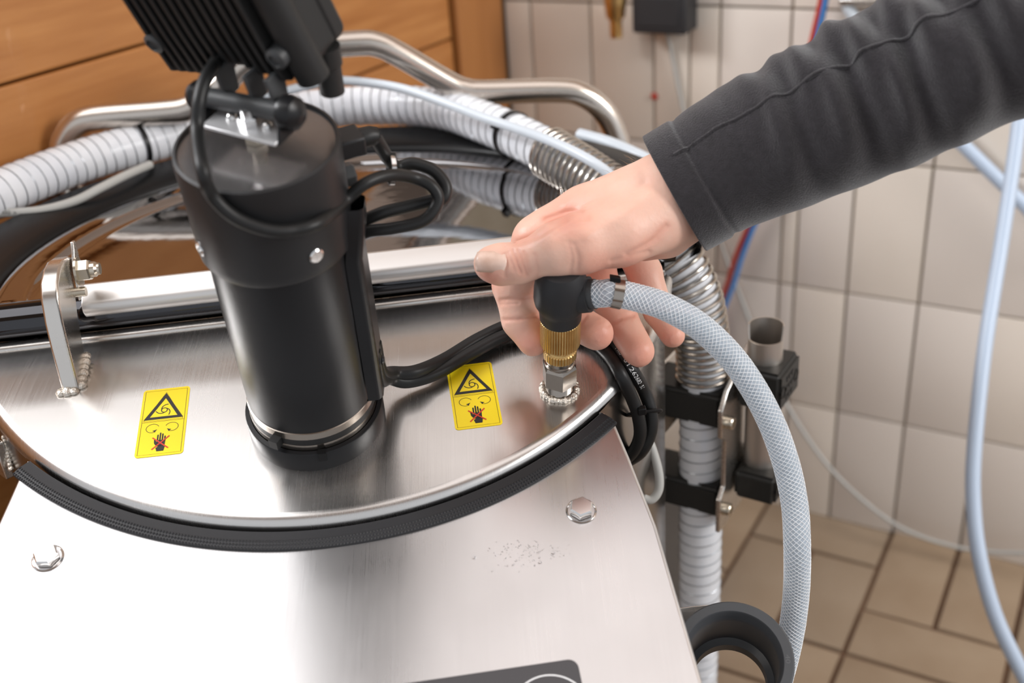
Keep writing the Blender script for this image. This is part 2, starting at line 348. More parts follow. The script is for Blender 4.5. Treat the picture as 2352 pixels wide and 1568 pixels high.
# polished rolled front edge of the rear lid, running across the vat
ZR = .782
mb = MB(); prof = []
for a in np.linspace(-60, 175, 18): prof.append((.1225 + .0125 * math.cos(math.radians(180 - a)) * 1.1, .0050 + .0115 * math.sin(math.radians(a))))
mb.prism([L(LC[0] - .253, y, h) for y, h in prof], MX * .506); ob('rear_lid_edge', mb, M_darkrefl, vat, angle=60)
# rear lid: horizontal polished disc behind the chord, with a shallow step and black gasket
def rear_disc(prof, nseg=64, ych=.012):
    vs = []; rows = []
    c0 = -math.asin(.05 / RL)
    for (r, z) in prof:
        row = []
        for a in np.linspace(-.30, math.pi + .30, nseg):
            x = r * math.cos(a); y = max(r * math.sin(a), -.046)
            row.append(CTR + MX * (x + .0) + MYH * y + ZUP * z)
        rows.append(row)
    vs = [p for r in rows for p in r]; m = nseg
    fs = [(i * m + k, i * m + k + 1, (i + 1) * m + k + 1, (i + 1) * m + k) for i in range(len(rows) - 1) for k in range(m - 1)]
    return MB().add(vs, fs)
pr = [(.0005, ZR - .009)] + [(r, ZR - .009 + .008 * (r / .216) ** 2) for r in np.linspace(.02, .216, 18)] + [(.2175, ZR + .0006), (.219, ZR + .0016), (.222, ZR + .0020), (.234, ZR + .0030), (.238, ZR + .0040), (.2405, ZR + .003), (.242, ZR - .002)]
ob('rear_lid', rear_disc(pr), M_polish, vat, angle=60)
mb = MB(); mb.lathe(V(CTR[0], CTR[1], 0), ZUP, [(.2415, .772), (.2415, .7855), (.244, .7890), (.250, .7915), (.270, .7955), (.284, .7975), (.290, .7955), (.292, .788), (.292, .765)], 72, MX, -.12, math.pi + .12)
ob('gasket', mb, M_gasket, vat, angle=60)
# rear outer rim below the gasket
mb = MB(); mb.lathe(V(CTR[0], CTR[1], 0), ZUP, [(.254, .74), (.268, .742), (.288, .752), (.290, .760), (.286, .766), (.250, .770)], 72, MX, -.05, math.pi + .05)
ob('vat_rim', mb, M_polish, vat)
# silver cover profile across the ridge
mb = MB(); pc = [(.1105, .0105), (.1088, .0140), (.1082, .0172), (.1088, .0200), (.1106, .0222), (.1130, .0232), (.1260, .0264), (.1280, .0258), (.1288, .0240), (.1288, .0105)]
mb.prism([L(-.1555, y, h) for y, h in pc], MX * .318); bar = ob('hinge_cover', mb, M_cover, vat, angle=60, bevel=.0006, label='silver rounded cover profile across the ridge of the vat')
# hinge arms welded on the lid
def hinge_arm(sx, mirror):
    X0 = sx; th = .0115
    front = [(.050, -.001), (.0545, .010), (.062, .030), (.069, .045), (.0775, .0570), (.088, .0632), (.100, .0640), (.112, .0612), (.124, .0545)]
    back = [(.131, .0475), (.126, .0455), (.115, .0385), (.105, .0310), (.097, .0235), (.090, .0130), (.084, .004), (.080, -.001)]
    mb = MB(); mb.prism([L(X0 - th / 2, y, h) for y, h in front + back], MX * th)
    a = ob('hinge_arm', mb, M_steel, vat, bevel=.0018)
    w_ = MB()
    for k in range(9):
        t = k / 8; s = 1 if not mirror else -1
        w_.sphere(L(X0 + s * (.0058 if k > 2 else -.006 + .004 * k), .050 + .032 * max(0, (k - 2) / 6), .0005), .0036 + .0006 * (k % 2), 10, 6, MX, MY, NL, (1, 1, .7))
    ob('weld', w_, M_weld, a)
    t_ = MB(); s = 1 if not mirror else -1
    t_.prism([L(X0 + s * .0065, y, h) for y, h in ((.106, .030), (.124, .030), (.130, .042), (.134, .050), (.136, .058), (.132, .060), (.128, .056), (.118, .050))], MX * s * .0022)
    ob('lug', t_, M_steel, a, bevel=.0005)
    b_ = MB(); b_.lathe(L(X0 + s * .0087, .1185, .0455), MX * s, [(0, 0), (.0095, 0), (.0095, .0016), (0, .0016)], 24, MY)
    b_.hexa(L(X0 + s * .0103, .1185, .0455), MX * s, .0075, .0075, MY, .3); b_.lathe(L(X0 + s * .0178, .1185, .0455), MX * s, [(.0052, 0), (.0052, .003), (.004, .0045), (.004, .006), (0, .006)], 20, MY)
    ob('lock_nut', b_, M_zinc, a, smooth=True, angle=25)
    p_ = MB(); p_.tube([L(X0 + s * .004, .1085, .0355), L(X0 + s * .013, .1085, .0355)], .0034, 12); ob('pin', p_, M_zinc, a)
hinge_arm(-.1610, False); hinge_arm(.1900, True)
# cover plate in front of the lid
HP = -.007; RI = .2645
plate = thing('cover_plate', L(0, -.12, HP), 'brushed stainless front cover plate with curved cutout and two hex bolts', 'cover plate')
aL = 2 * math.pi + math.atan2(.0003 - LC[1], -.183 - LC[0]); aR = 2 * math.pi + math.atan2(-.0203 - LC[1], .183 - LC[0])
ar = arc(RI, aL, aR, 64); out = ar + [(.1858, -.026), (.1892, -.0585), (.1933, -.1122), (.1932, -.30), (-.206, -.30), (-.2055, -.118), (-.1913, -.0488), (-.1836, -.0080)]
mb = MB(); mb.prism([L(x, y, HP) for x, y in out], -NL * .0022); o = ob('top_sheet', mb, M_plate, plate, smooth=False)
for P_ in ([(.1858, -.026), (.1892, -.0585), (.1933, -.1122), (.1932, -.30)], [(-.206, -.30), (-.2055, -.118), (-.1913, -.0488), (-.1836, -.0080)]):
    sx = 1 if P_[0][0] > 0 else -1; prof = [(0, 0), (.0012, -.0004), (.0022, -.0014), (.0026, -.003), (.0026, -.024)]
    rows = [[L(x + sx * dx, y, HP + dh) for x, y in P_] for dx, dh in prof]; m = len(P_); mb = MB()
    mb.add([p for r in rows for p in r], [(i * m + k, i * m + k + 1, (i + 1) * m + k + 1, (i + 1) * m + k) for i in range(4) for k in range(m - 1)])
    ob('side_flange', mb, M_plate, plate, angle=50)
for (x, y) in ((-.1593, -.0768), (.1538, -.0941)):
    mb = MB(); mb.lathe(L(x, y, HP), NL, [(.0082, .0001), (.0082, -.004), (.0, -.004)], 32, MX); 
    mb2 = MB(); mb2.lathe(L(x, y, HP), NL, [(.0093, .0003), (.0086, .0007), (.0080, .0004)], 32, MX)
    s_ = ob('bolt_seat', mb2, M_bolt, plate)
    mb = MB(); mb.hexa(L(x, y, HP + .0005), NL, .0073, .0048, MX, .25 if x > 0 else .9); ob('hex_bolt', mb, M_bolt, plate, angle=20)
# rubber edging on the cutout
def strip(Ra, Rb, ha, hb, t, n=90, e0=.012, e1=-.006):
    a0, a1 = aL + .008, aR - .006; mb = MB(); m = n
    rows = [[L(x, y, h) for x, y in arc(R, a0, a1, n)] for R, h in ((Ra, ha - t), (Ra, ha), (Rb, hb), (Rb, hb - t))]
    mb.add([p for r in rows for p in r], [(i * m + k, ((i + 1) % 4) * m + k, ((i + 1) % 4) * m + k + 1, i * m + k + 1) for i in range(4) for k in range(m - 1)] + [(0, m, 2 * m, 3 * m)[::-1], (m - 1, 2 * m - 1, 3 * m - 1, 4 * m - 1)])
    return mb
edg = ob('rubber_edging', strip(.2638, .2712, HP + .0018, HP + .0024, .0055), M_rubber, plate, bevel=.0005)
ob('edging_lip', strip(.2703, .2768, HP + .0026, HP + .0016, .0026), M_rubber, edg, bevel=.0006)
mb = MB()
for i, R in enumerate(np.linspace(.2714, .2758, 3)):
    for j, (x, y) in enumerate(arc(R, aL + .012 + (i % 2) * .0022, aR - .010, 210)):
        h = HP + .0026 - (R - .2703) / .0065 * .0010
        p = L(x, y, h - .0001); a = math.atan2(y - LC[1], x - LC[0]); e = MX * math.cos(a) + MY * math.sin(a); t_ = np.cross(NL, e)
        mb.add([p + e * .0011, p + t_ * .0011, p - e * .0011, p - t_ * .0011, p + NL * .0009], [(0, 1, 4), (1, 2, 4), (2, 3, 4), (3, 0, 4)])
tx = ob('knurling', mb, M_rubber, edg, smooth=False); tx['kind'] = 'stuff'
# control pad on the plate
pad = thing('control_pad', L(0, -.22, HP), 'dark graphite control panel film with white ring, at the bottom of the steel plate', 'panel')
def rrect(x0, x1, y0, y1, r, k=6):
    P = []
    for cx, cy, a in ((x1 - r, y1 - r, 0), (x0 + r, y1 - r, 90), (x0 + r, y0 + r, 180), (x1 - r, y0 + r, 270)):
        for i in range(k + 1): t = math.radians(a + 90 * i / k); P.append((cx + r * math.cos(t), cy + r * math.sin(t)))
    return P
mb = MB(); mb.prism([L(x, y, HP + .0002) for x, y in rrect(-.128, .1328, -.285, -.1890, .0055)], NL * .0008); ob('film', mb, M_pad, pad, smooth=False, bevel=.0002)
def ring2d(c, r0, r1, h, n=48): return MB().lathe(L(c[0], c[1], h), NL, [(r0, 0), (r1, 0)], n, MX)
ob('white_ring', ring2d((.1140, -.2165), .0198, .0206, HP + .0011), M_white, pad)
ob('white_ring', ring2d((.0640, -.2300), .0198, .0206, HP + .0011), M_white, pad)
# droplets
mb = MB()
for k in range(150):
    px = rng.normal(1225, 52); py = 1275 - (px - 1200) * .12 + rng.normal(0, 18)
    if not (1040 < px < 1320): continue
    p = onL(px, py, HP); r = abs(rng.normal(.00022, .0002)) + .00018; mb.sphere(p, r, 8, 6, MX, MY, NL, (1, 1, .55))
for px, py in ((1088, 1280), (1240, 1291), (1270, 1269)): mb.sphere(onL(px, py, HP), .0013, 12, 6, MX, MY, NL, (1, 1, .5))
tag(ob('water_droplets', mb, M_drop), 'scattered water droplets on the steel cover plate', 'water', kind='stuff')
# body under the plate
body = [(.178, -.030), (.184, -.060), (.188, -.112), (.188, -.29), (-.200, -.29), (-.200, -.118), (-.186, -.050), (-.178, -.010)]
inner = arc(RI + .004, aL + .03, aR - .03, 30)
mb = MB(); P3 = [L(x, y, HP - .0035) for x, y in inner + body]; n = len(P3); B3 = [V(p[0], p[1], .08) for p in P3]
mb.add(P3 + B3, [tuple(range(n))[::-1], tuple(range(n, 2 * n))] + [(i, i + n, (i + 1) % n + n, (i + 1) % n) for i in range(n)])
tag(ob('machine_cabinet', mb, M_tank, smooth=False), 'steel cabinet body below the front cover plate', 'cabinet')
# side latch at the far left of the vat
lt = thing('vat_latch', D(8, 1040, .74), 'welded steel latch plate on the left side of the vat', 'latch')
c = D(-6, 1045, .745); mb = MB(); mb.box(c, SA * 0 + unit(V(.7, -.7, 0)), unit(V(.7, .7, 0)), ZUP, .012, .003, .014); ob('latch_plate', mb, M_steel, lt, bevel=.001)
mb = MB()
for k in range(9): mb.sphere(D(10 + k * 1.9, 1004 + k * 9, .738), .0022, 8, 6)
ob('weld', mb, M_weld, lt)

# ---------------------------------------------------------------- warning stickers
def sticker(x0, x1, y0, y1, label, shear=0, rot=0):
    st = thing('warning_sticker', L((x0 + x1) / 2, (y0 + y1) / 2, 0), label, 'sticker', 'warning stickers on the lid')
    W, H = x1 - x0, y1 - y0; cx, cy = (x0 + x1) / 2, (y0 + y1) / 2; cr, sr = math.cos(rot), math.sin(rot)
    def S(u, v, k=1): X, Y = (u - .5) * W, (v - .5) * H; return L(cx + X * cr - Y * sr, cy + X * sr + Y * cr, .0003 + .00008 * k)
    rx = rrect(0, W, 0, H, .0024); mb = MB(); mb.prism([S(x / W, y / H, 0) - NL * .0002 for x, y in rx], NL * .0002); ob('backing', mb, M_yellow, st, smooth=False)
    def stroke(pts, wd, m, name, closed=False, k=1):
        P = [V(x * W, y * H) for x, y in pts]; n = len(P); Lf, Rt = [], []
        for i in range(n):
            a = P[(i - 1) % n] if (closed or i) else P[i]; b = P[(i + 1) % n] if (closed or i < n - 1) else P[i]; t = unit(b - a); nn = V(-t[1], t[0])
            if closed and n <= 4:
                t1 = unit(P[i] - P[i - 1]); t2 = unit(P[(i + 1) % n] - P[i]); s = 1 / max(.3, math.sqrt((1 + t1 @ t2) / 2)); nn = nn * s
            Lf.append(P[i] + nn * wd / 2); Rt.append(P[i] - nn * wd / 2)
        vs = [S(p[0] / W, p[1] / H, k) for p in Lf + Rt]; rg = range(n if closed else n - 1)
        return MB().add(vs, [(i, (i + 1) % n, (i + 1) % n + n, i + n) for i in rg])
    mb = stroke([(.055, .03), (.945, .03), (.945, .97), (.055, .97)], .00022, 0, '', True); mb.add(*(lambda q: (q.v, q.f))(stroke([(.055, .50), (.945, .50)], .00022, 0, '')))
    mb.add(*(lambda q: (q.v, q.f))(stroke([(.5, .935), (.945 - .03, .515), (.085, .515)], .00018, 0, '', True))); ob('border_line', mb, M_inkline, st, smooth=False)
    ob('warning_triangle', stroke([(.5, .885), (.855, .552), (.145, .552)], .0022, 0, '', True), M_ink, st, smooth=False)
    def ell(cx_, cy_, rx_, ry_, a0, a1, n=24): return [(cx_ + rx_ * math.cos(math.radians(a)), cy_ + ry_ * math.sin(math.radians(a))) for a in np.linspace(a0, a1, n)]
    mb = stroke(ell(.5, .665, .062, .033, 0, 350), .0006, 0, '', True)
    for a in (40, 160, 280):
        pts = []
        for t in np.linspace(0, 1, 10):
            r = .062 + .115 * t ** 1.2; th = math.radians(a - 95 * t); pts.append((.5 + r * math.cos(th), .665 + r * .53 * math.sin(th)))
        mb.add(*(lambda q: (q.v, q.f))(stroke(pts, .0006, 0, '')))
    ob('swirl_symbol', mb, M_ink, st, smooth=False)
    mb = stroke(ell(.30, .405, .135, .062, 20, 300), .00035, 0, ''); mb.add(*(lambda q: (q.v, q.f))(stroke(ell(.70, .405, .135, .062, 160, -120), .00035, 0, '')))
    mb.add([S(.40, .385), S(.30, .366), S(.355, .348)], [(0, 2, 1)]); mb.add([S(.60, .385), S(.70, .366), S(.645, .348)], [(0, 1, 2)])
    ob('rotation_arrows', mb, M_ink, st, smooth=False)
    mb = MB()
    def poly(pts): mb.add([S(x, y) for x, y in pts], [tuple(range(len(pts)))])
    for x, y0_, y1_ in ((.435, .225, .30), (.485, .215, .325), (.535, .225, .31), (.585, .21, .275)): poly([(x - .016, y0_), (x + .016, y0_), (x + .016, y1_), (x, y1_ + .008), (x - .016, y1_)])
    poly([(.425, .135), (.595, .135), (.603, .225), (.42, .225)]); poly([(.37, .185), (.40, .155), (.43, .15), (.43, .19), (.385, .235), (.362, .235)]); poly([(.44, .065), (.585, .065), (.605, .125), (.51, .155), (.415, .115)])
    ob('hand_symbol', mb, M_ink, st, smooth=False)
    mb = stroke([(.335, .095), (.675, .275)], .0009, 0, '', k=2); mb.add(*(lambda q: (q.v, q.f))(stroke([(.325, .265), (.675, .10)], .0009, 0, '', k=2.6))); ob('red_cross', mb, M_redink, st, smooth=False)
sticker(.0862, .1166, -.0252, .0309, 'yellow rotating parts warning sticker right of the black agitator column, below the hand', rot=.0)
sticker(-.1134, -.0833, -.0152, .0425, 'yellow rotating parts warning sticker left of the black agitator column', rot=-.02)

# ---------------------------------------------------------------- agitator motor
mot = thing('agitator_motor', L(0, 0, 0), 'black cylindrical agitator motor column standing on the lid', 'motor')
mb = MB(); mb.lathe(L(0, 0, 0), NL, [(0, .0), (.0432, 0), (.0432, .0145), (.0428, .0152), (.0402, .0155), (.0396, .0146), (.0, .0146)], 72); ob('flange', mb, M_black, mot)
mb = MB(); mb.box(L(.004, -.0418, .0125), MX, MY, NL, .0024, .002, .0034); ob('flange_key', mb, M_gasket, mot)
mb = MB(); mb.lathe(L(0, 0, 0), NL, [(.0398, .0146), (.0398, .0200), (.0384, .0203)], 72); ob('base_ring', mb, M_nickel, mot)
mb = MB(); mb.lathe(L(0, 0, 0), NL, [(.0396, .0200), (.0396, .0250), (.0384, .0252)], 72); mb.box(L(-.022, -.0345, .0225), unit(-MX * .55 - MY * .83), unit(MX * .83 - MY * .55), NL, .004, .003, .0032); ob('clamp_band', mb, M_cable, mot)
mb = MB(); mb.lathe(L(0, 0, 0), NL, [(.0396, .0250), (.0396, .0300), (.0390, .0303)], 72); ob('base_ring', mb, M_nickel, mot)
mb = MB(); mb.lathe(L(0, 0, 0), NL, [(.0390, .028), (.0390, .150), (.0, .150)], 72); ob('motor_tube', mb, M_black, mot)
mb = MB(); mb.lathe(L(0, 0, 0), NL, [(.0392, .1490), (.0412, .1494), (.0418, .1510), (.0420, .1550), (.0424, .208), (.0420, .2105), (.0404, .2112), (.0400, .2098), (.0396, .2094)], 72); cap = ob('motor_cap', mb, M_blackcap, mot)
mb = MB(); mb.lathe(L(0, 0, 0), NL, [(.0400, .2094), (.0, .2094)], 72); ob('cap_disc', mb, M_greycap, cap, label='worn grey glossy top disc of the cap')
for a in (-58, -152):
    e = MX * math.cos(math.radians(a)) + MY * math.sin(math.radians(a)); mb = MB(); mb.lathe(L(0, 0, .163) + e * .0418, e, [(.0042, 0), (.0042, .0008), (.0034, .0014), (.0, .0014)], 20, NL)
    t2 = np.cross(e, NL); mb.box(L(0, 0, .163) + e * .0433, t2, NL, e, .0022, .0004, .0002); mb.box(L(0, 0, .163) + e * .0433, t2, NL, e, .0004, .0022, .0002); ob('cap_screw', mb, M_bolt, cap)
# cable channel on the right side
mb = MB(); prof = []
e1 = unit(MX * math.cos(math.radians(-8)) + MY * math.sin(math.radians(-8))); t1 = np.cross(NL, e1)
sec = [(.0372, -.0135), (.0440, -.0125), (.0462, -.0095), (.0462, .0095), (.0440, .0125), (.0372, .0135)]
rows = []
for h, k, o_ in ((.030, 1, 0), (.05, 1, .0), (.140, .95, .0), (.158, .85, .003), (.172, .55, .004)): rows.append([L(0, 0, h) + e1 * (r + o_) + t1 * (s * k) for r, s in sec])
m = len(sec); mb.add([p for r in rows for p in r], [(i * m + k, (i + 1) * m + k, (i + 1) * m + k + 1, i * m + k + 1) for i in range(len(rows) - 1) for k in range(m - 1)])
ch = ob('cable_channel', mb, M_black, mot, bevel=.0008)
mb = MB(); mb.lathe(L(0, 0, .052) + e1 * .0462, e1, [(.003, 0), (.003, .0012), (.002, .0022), (0, .0024)], 16, NL); ob('channel_screw', mb, M_black, ch)
# cable entry box on the cap
e2 = unit(MX * .94 + MY * .30); t2 = np.cross(NL, e2); mb = MB(); mb.box(L(0, 0, .196) + e2 * .0475, e2, t2, NL, .0072, .008, .0055); bx = ob('terminal_box', mb, M_blackcap, mot, bevel=.0012)
mb = MB(); mb.tube([L(0, 0, .196) + e2 * .054, L(0, 0, .196) + e2 * .060, L(0, 0, .195) + e2 * .063], [.0055, .0055, .0045], 16); ob('gland', mb, M_cable, bx)
mb = MB(); mb.hexa(L(0, 0, .176) + e2 * .042, e2, .0065, .006, NL, .2); ob('gland_nut', mb, M_lampgrey, mot)

# ---------------------------------------------------------------- work light on top
LA = unit(V(math.cos(math.radians(-33)), math.sin(math.radians(-33)), 0)); LU = unit(V(-.02, -.50, .86)); LU = unit(LU - LA * (LU @ LA)); LN = np.cross(LA, LU)   # LN: away from the lens side
if LN[1] > 0: LF = -LN
else: LF = LN                                            # faces the camera (finned back)
lampC = D(548, 200, .548)                                # bottom middle of the finned back
lamp = thing('work_light', L(0, 0, .2094), 'black finned floodlight on a bracket screwed onto the motor cap', 'lamp')
LW, LH, LD_ = .094, .125, .050
def lp(a, u, f): return lampC + LA * a + LU * u + LF * f
mb = MB(); c_ = lp(0, LH / 2, -LD_ / 2)
outl = [(-LW / 2, .004), (-LW / 2 + .006, 0), (LW / 2 - .010, 0), (LW / 2, .008), (LW / 2, LH), (-LW / 2, LH)]
mb.prism([lp(a, u, -.014) for a, u in outl], -LF * .026); hs = ob('housing', mb, M_lamp, lamp, bevel=.003, seg=3)
mb = MB(); mb.prism([lp(a, u, -.030) for a, u in rrect(-LW / 2 + .001, LW / 2 + .001, .004, LH + .004, .008)], -LF * .010); ob('front_bezel', mb, M_lamp, lamp, bevel=.002)
for k in range(13):
    a = -LW / 2 + .003 + k * (LW - .018) / 12
    prof = [(.004, -.014), (.002, -.006), (.006, -.001), (.030, .0), (LH, .0), (LH, -.014)]
    u_ = .010 * max(0, 1 - abs(a - .004) / .022)
    mb = MB(); mb.prism([lp(a - .0012, u + (u_ if u < .03 else 0), f) for u, f in prof], LA * .0024); ob('fin', mb, M_lamp, hs, bevel=.0004)
mb = MB(); mb.tube([lp(LW / 2 - .006, .0, -.012), lp(LW / 2 - .006, LH, -.012)], .0085, 18); ob('side_barrel', mb, M_lamp, hs)
q0 = lp(LW / 2 - .006, .006, -.028); mb = MB(); mb.tube([q0, q0 - NL * .010, q0 - NL * .011, q0 - NL * .026], [.0074, .0074, .0064, .0064], 20); ob('barrel_neck', mb, M_lamp, hs)
for a, u in ((-LW / 2 + .004, .024), (LW / 2 - .010, .020), (-LW / 2 + .004, .085), (LW / 2 - .010, .085)):
    mb = MB(); mb.lathe(lp(a, u, -.012), LF, [(.0055, 0), (.0055, .0125), (.0035, .0135), (.003, .0120), (0, .0120)], 18, LA); ob('screw_boss', mb, M_lampgrey, hs)
# hinge bar and brackets between lamp and cap
J0, J1 = D(468, 222, .548), D(648, 256, .532); JD = unit(J1 - J0)
mb = MB(); mb.tube([J0 - JD * .002, J1 + JD * .002], .0052, 18); ob('hinge_bar', mb, M_lampgrey, lamp)
mb = MB()
for t in (.30, .66, .93):
    p = J0 + (J1 - J0) * t; mb.prism([p + unit(LU) * .001 - JD * .0012, p + LU * .016 - JD * .0012 - LF * .003, p + LU * .014 - JD * .0012 - LF * .016, p - JD * .0012 - LF * .010], JD * .0024)
ob('hinge_rib', mb, M_lampgrey, lamp, bevel=.0004)
mb = MB(); mb.lathe(J1 + JD * .001, JD, [(0, .0), (.0085, 0), (.0092, .003), (.0080, .0075), (.005, .010), (0, .0105)], 22, ZUP); ob('bracket_knob', mb, M_black, lamp)
mb = MB(); mb.lathe(J0 - JD * .001, -JD, [(0, .0), (.0075, 0), (.008, .003), (.006, .006), (0, .007)], 22, ZUP); ob('bracket_knob', mb, M_black, lamp)
bc = L(-.001, -.001, .2225); bx_ = unit(JD - NL * (JD @ NL)); by_ = np.cross(NL, bx_)
mb = MB(); mb.box(bc, bx_, by_, NL, .0215, .0105, .0009); br = ob('bracket_base', mb, M_galv, lamp, bevel=.0004, label='bright steel base of the bracket')
for s, J in ((-1, J0), (1, J1)):
    b0 = bc + bx_ * s * .0215; top_ = J + JD * s * .0005
    mb = MB(); mb.prism([b0 - by_ * .0088 - NL * .001, b0 + by_ * .0088 - NL * .001, top_ + by_ * .0055 + NL * .003, top_ - by_ * .0055 + NL * .003], bx_ * s * .0016); ob('bracket_side', mb, M_black, lamp, bevel=.0004)
mb = MB(); mb.hexa(bc + NL * .0009, NL, .0055, .0045, MX, .2); mb.lathe(bc + NL * .005, NL, [(.0032, 0), (.0032, .004), (0, .0045)], 14); ob('bolt', mb, M_bolt, lamp, angle=25)
mb = MB(); mb.hexa(L(0, .004, .2096), NL, .006, .005, MX, .5); mb.lathe(L(0, .004, .2146), NL, [(.0038, 0), (.0038, .0125)], 14); ob('stud', mb, M_zinc, lamp, angle=25)
for s in (-1, 1): mb = MB(); mb.sphere(bc + bx_ * s * .0105 + NL * .0015, .0028, 12, 8); ob('rivet', mb, M_bolt, lamp)
# lamp cable
cabA = [D(512, 140, .548), D(492, 150, .538), D(472, 178, .528), D(456, 230, .522), D(452, 300, .522), D(460, 380, .527), D(482, 448, .535), D(535, 498, .540), D(610, 527, .548), D(672, 529, .553), D(735, 510, .562), D(785, 470, .572), D(835, 425, .585), D(895, 402, .592), D(950, 408, .597), D(992, 428, .600), D(1006, 462, .602), D(975, 505, .602), D(905, 524, .603), D(845, 532, .606), D(818, 552, .612), D(818, 590, .622)]
def cap_front(px, py, gap):
    d = ray(px, py); w_ = CAM - O; dp = d - NL * (d @ NL); wp_ = w_ - NL * (w_ @ NL); a_, b_, c_ = dp @ dp, 2 * dp @ wp_, wp_ @ wp_ - .0426 ** 2; q = b_ * b_ - 4 * a_ * c_
    return None if q < 0 else (-b_ - math.sqrt(q)) / (2 * a_) - gap
cabP = [(465, 390), (487, 448), (538, 498), (610, 527), (672, 529), (735, 510)]
cabA = [D(512, 140, .548), D(494, 150, .536), D(474, 178, .528), D(458, 230, .524), D(453, 300, .524)] + [D(x, y, cap_front(x, y, .0052)) for x, y in cabP] + [D(790, 463, .572), D(838, 422, .573), D(895, 402, .583), D(950, 408, .597), D(992, 428, .600), D(1006, 462, .602), D(975, 505, .602), D(905, 524, .603), D(845, 532, .606), D(818, 552, .612), D(818, 590, .622)]
cl = thing('lamp_cable', cabA[0], 'black cable of the floodlight looping down in front of the motor cap', 'cable')
mb = MB(); mb.tube(spline(cabA, 8), .0034, 12); ob('cord', mb, M_cable, cl)
mb = MB(); mb.tube([D(520, 133, .560), D(512, 140, .548), D(498, 148, .540)], [.0062, .0058, .0046], 16); ob('strain_relief', mb, M_cable, cl)
cabB = [L(0, 0, .195) + e2 * .062, D(905, 379, .605), D(950, 376, .608), D(995, 392, .610), D(1022, 425, .610), D(1018, 455, .610), D(985, 462, .610), D(935, 474, .608), D(880, 488, .606), D(835, 510, .610), D(812, 545, .616), D(812, 590, .625)]
mc = thing('motor_cable', cabB[0], 'black motor cable coiled beside the motor cap and tied to the lamp cable', 'cable')
mb = MB(); mb.tube(spline(cabB, 8), .0037, 12); ob('cord', mb, M_cable, mc)
tie = thing('cable_tie', D(900, 385, .59), 'small black cable tie around the cable loop beside the motor cap', 'cable tie', 'black cable ties')
mb = MB(); tp = D(899, 390, .5985); 
mb.lathe(tp, unit(D(920, 391, .60) - D(880, 391, .597)), [(.0085, -.0012), (.0085, .0012), (.0078, .0012), (.0078, -.0012), (.0085, -.0012)], 24, ZUP); ob('strap', mb, M_bolt, tie)  # black strap in bright metal, a white highlight put into its colour
mb = MB(); mb.box(D(899, 362, .596), MX, MY, ZUP, .0028, .002, .0022); ob('tie_head', mb, M_cable, tie, bevel=.0006)

# ---------------------------------------------------------------- cables on the lid
def text_on_tube(txt, P, r, s0, size, facing, m, parent, name='printing'):
    cu = bpy.data.curves.new('t', 'FONT'); cu.body = txt; cu.size = size; cu.resolution_u = 2; o = bpy.data.objects.new('t', cu); COL.objects.link(o)
    bpy.context.view_layer.update(); me = o.to_mesh(); P = np.array(P); d = np.r_[0, np.cumsum(np.linalg.norm(np.diff(P, axis=0), axis=1))]
    T = np.gradient(P, axis=0); mb = MB(); vs = []
    for v in me.vertices:
        s = s0 + v.co.x; c = V(*[np.interp(s, d, P[:, i]) for i in range(3)]); t = unit(V(*[np.interp(s, d, T[:, i]) for i in range(3)]))
        f = facing - t * (facing @ t); f = unit(f); b = np.cross(f, t); a = (v.co.y - size * .35) / r
        vs.append(c + (f * math.cos(a) + b * math.sin(a)) * (r + .00012))
    mb.add(vs, [tuple(p.vertices) for p in me.polygons]); o.to_mesh_clear(); bpy.data.objects.remove(o)
    if vs: return ob(name, mb, m, parent, smooth=False)
def Lp(px, py, h): return onL(px, py, h)
c1 = [L(0, 0, .06) + e1 * .0425, L(0, 0, .035) + e1 * .0435, Lp(895, 868, .018), Lp(935, 876, .010), Lp(1000, 858, .008), Lp(1080, 812, .008), Lp(1170, 768, .009), Lp(1270, 757, .008), Lp(1345, 772, .0056), Lp(1395, 812, .0056), Lp(1425, 858, .0062), D(1452, 915, .725), D(1466, 955, .732), D(1470, 1000, .740), D(1452, 1040, .750), D(1410, 1068, .765), D(1370, 1082, .780)]
c2 = [L(0, 0, .06) + e1 * .0425 + t1 * .007, L(0, 0, .036) + e1 * .044 + t1 * .006, Lp(905, 856, .02), Lp(955, 853, .016), Lp(1020, 826, .010), Lp(1100, 778, .0075), Lp(1180, 744, .008), Lp(1280, 733, .008), Lp(1362, 753, .0060), Lp(1412, 793, .0060), Lp(1448, 843, .0064), D(1478, 895, .733), D(1495, 945, .738), D(1494, 992, .743), D(1472, 1037, .750), D(1430, 1064, .765), D(1380, 1087, .780)]
pc1, pc2 = spline(c1, 8), spline(c2, 8)
t_ = thing('power_cable', c1[1], 'nearer black cable from the motor foot lying on the lid towards the right edge', 'cable', 'black cables across the lid'); mb = MB(); mb.tube(pc1, .0045, 14); ob('cord', mb, M_cable, t_)
t_ = thing('power_cable', c2[1], 'farther black cable from the motor foot, with white printing, behind the first', 'cable', 'black cables across the lid'); mb = MB(); mb.tube(pc2, .0045, 14); ob('cord', mb, M_cable, t_)
def s_at(P, q): d = np.r_[0, np.cumsum(np.linalg.norm(np.diff(P, axis=0), axis=1))]; return d[np.argmin(np.linalg.norm(P - q, axis=1))]
FC = unit(CAM - D(1480, 900, .76))
text_on_tube('1 KU   01262682  51', pc2, .0045, s_at(pc2, Lp(1428, 805, .006)), .0042, FC, M_white, t_)
tie2 = thing('cable_tie', D(1470, 948, .725), 'black cable tie binding the two black cables beside the right end of the lid', 'cable tie', 'black cable ties')
ax_ = unit(D(1478, 955, .765) - D(1470, 905, .768)); mb = MB(); tube_l = [D(1480, 948, .737) + (MX * math.cos(a) * .0115 + np.cross(ax_, MX) * math.sin(a) * .0068) for a in np.linspace(0, 2 * math.pi, 30)]
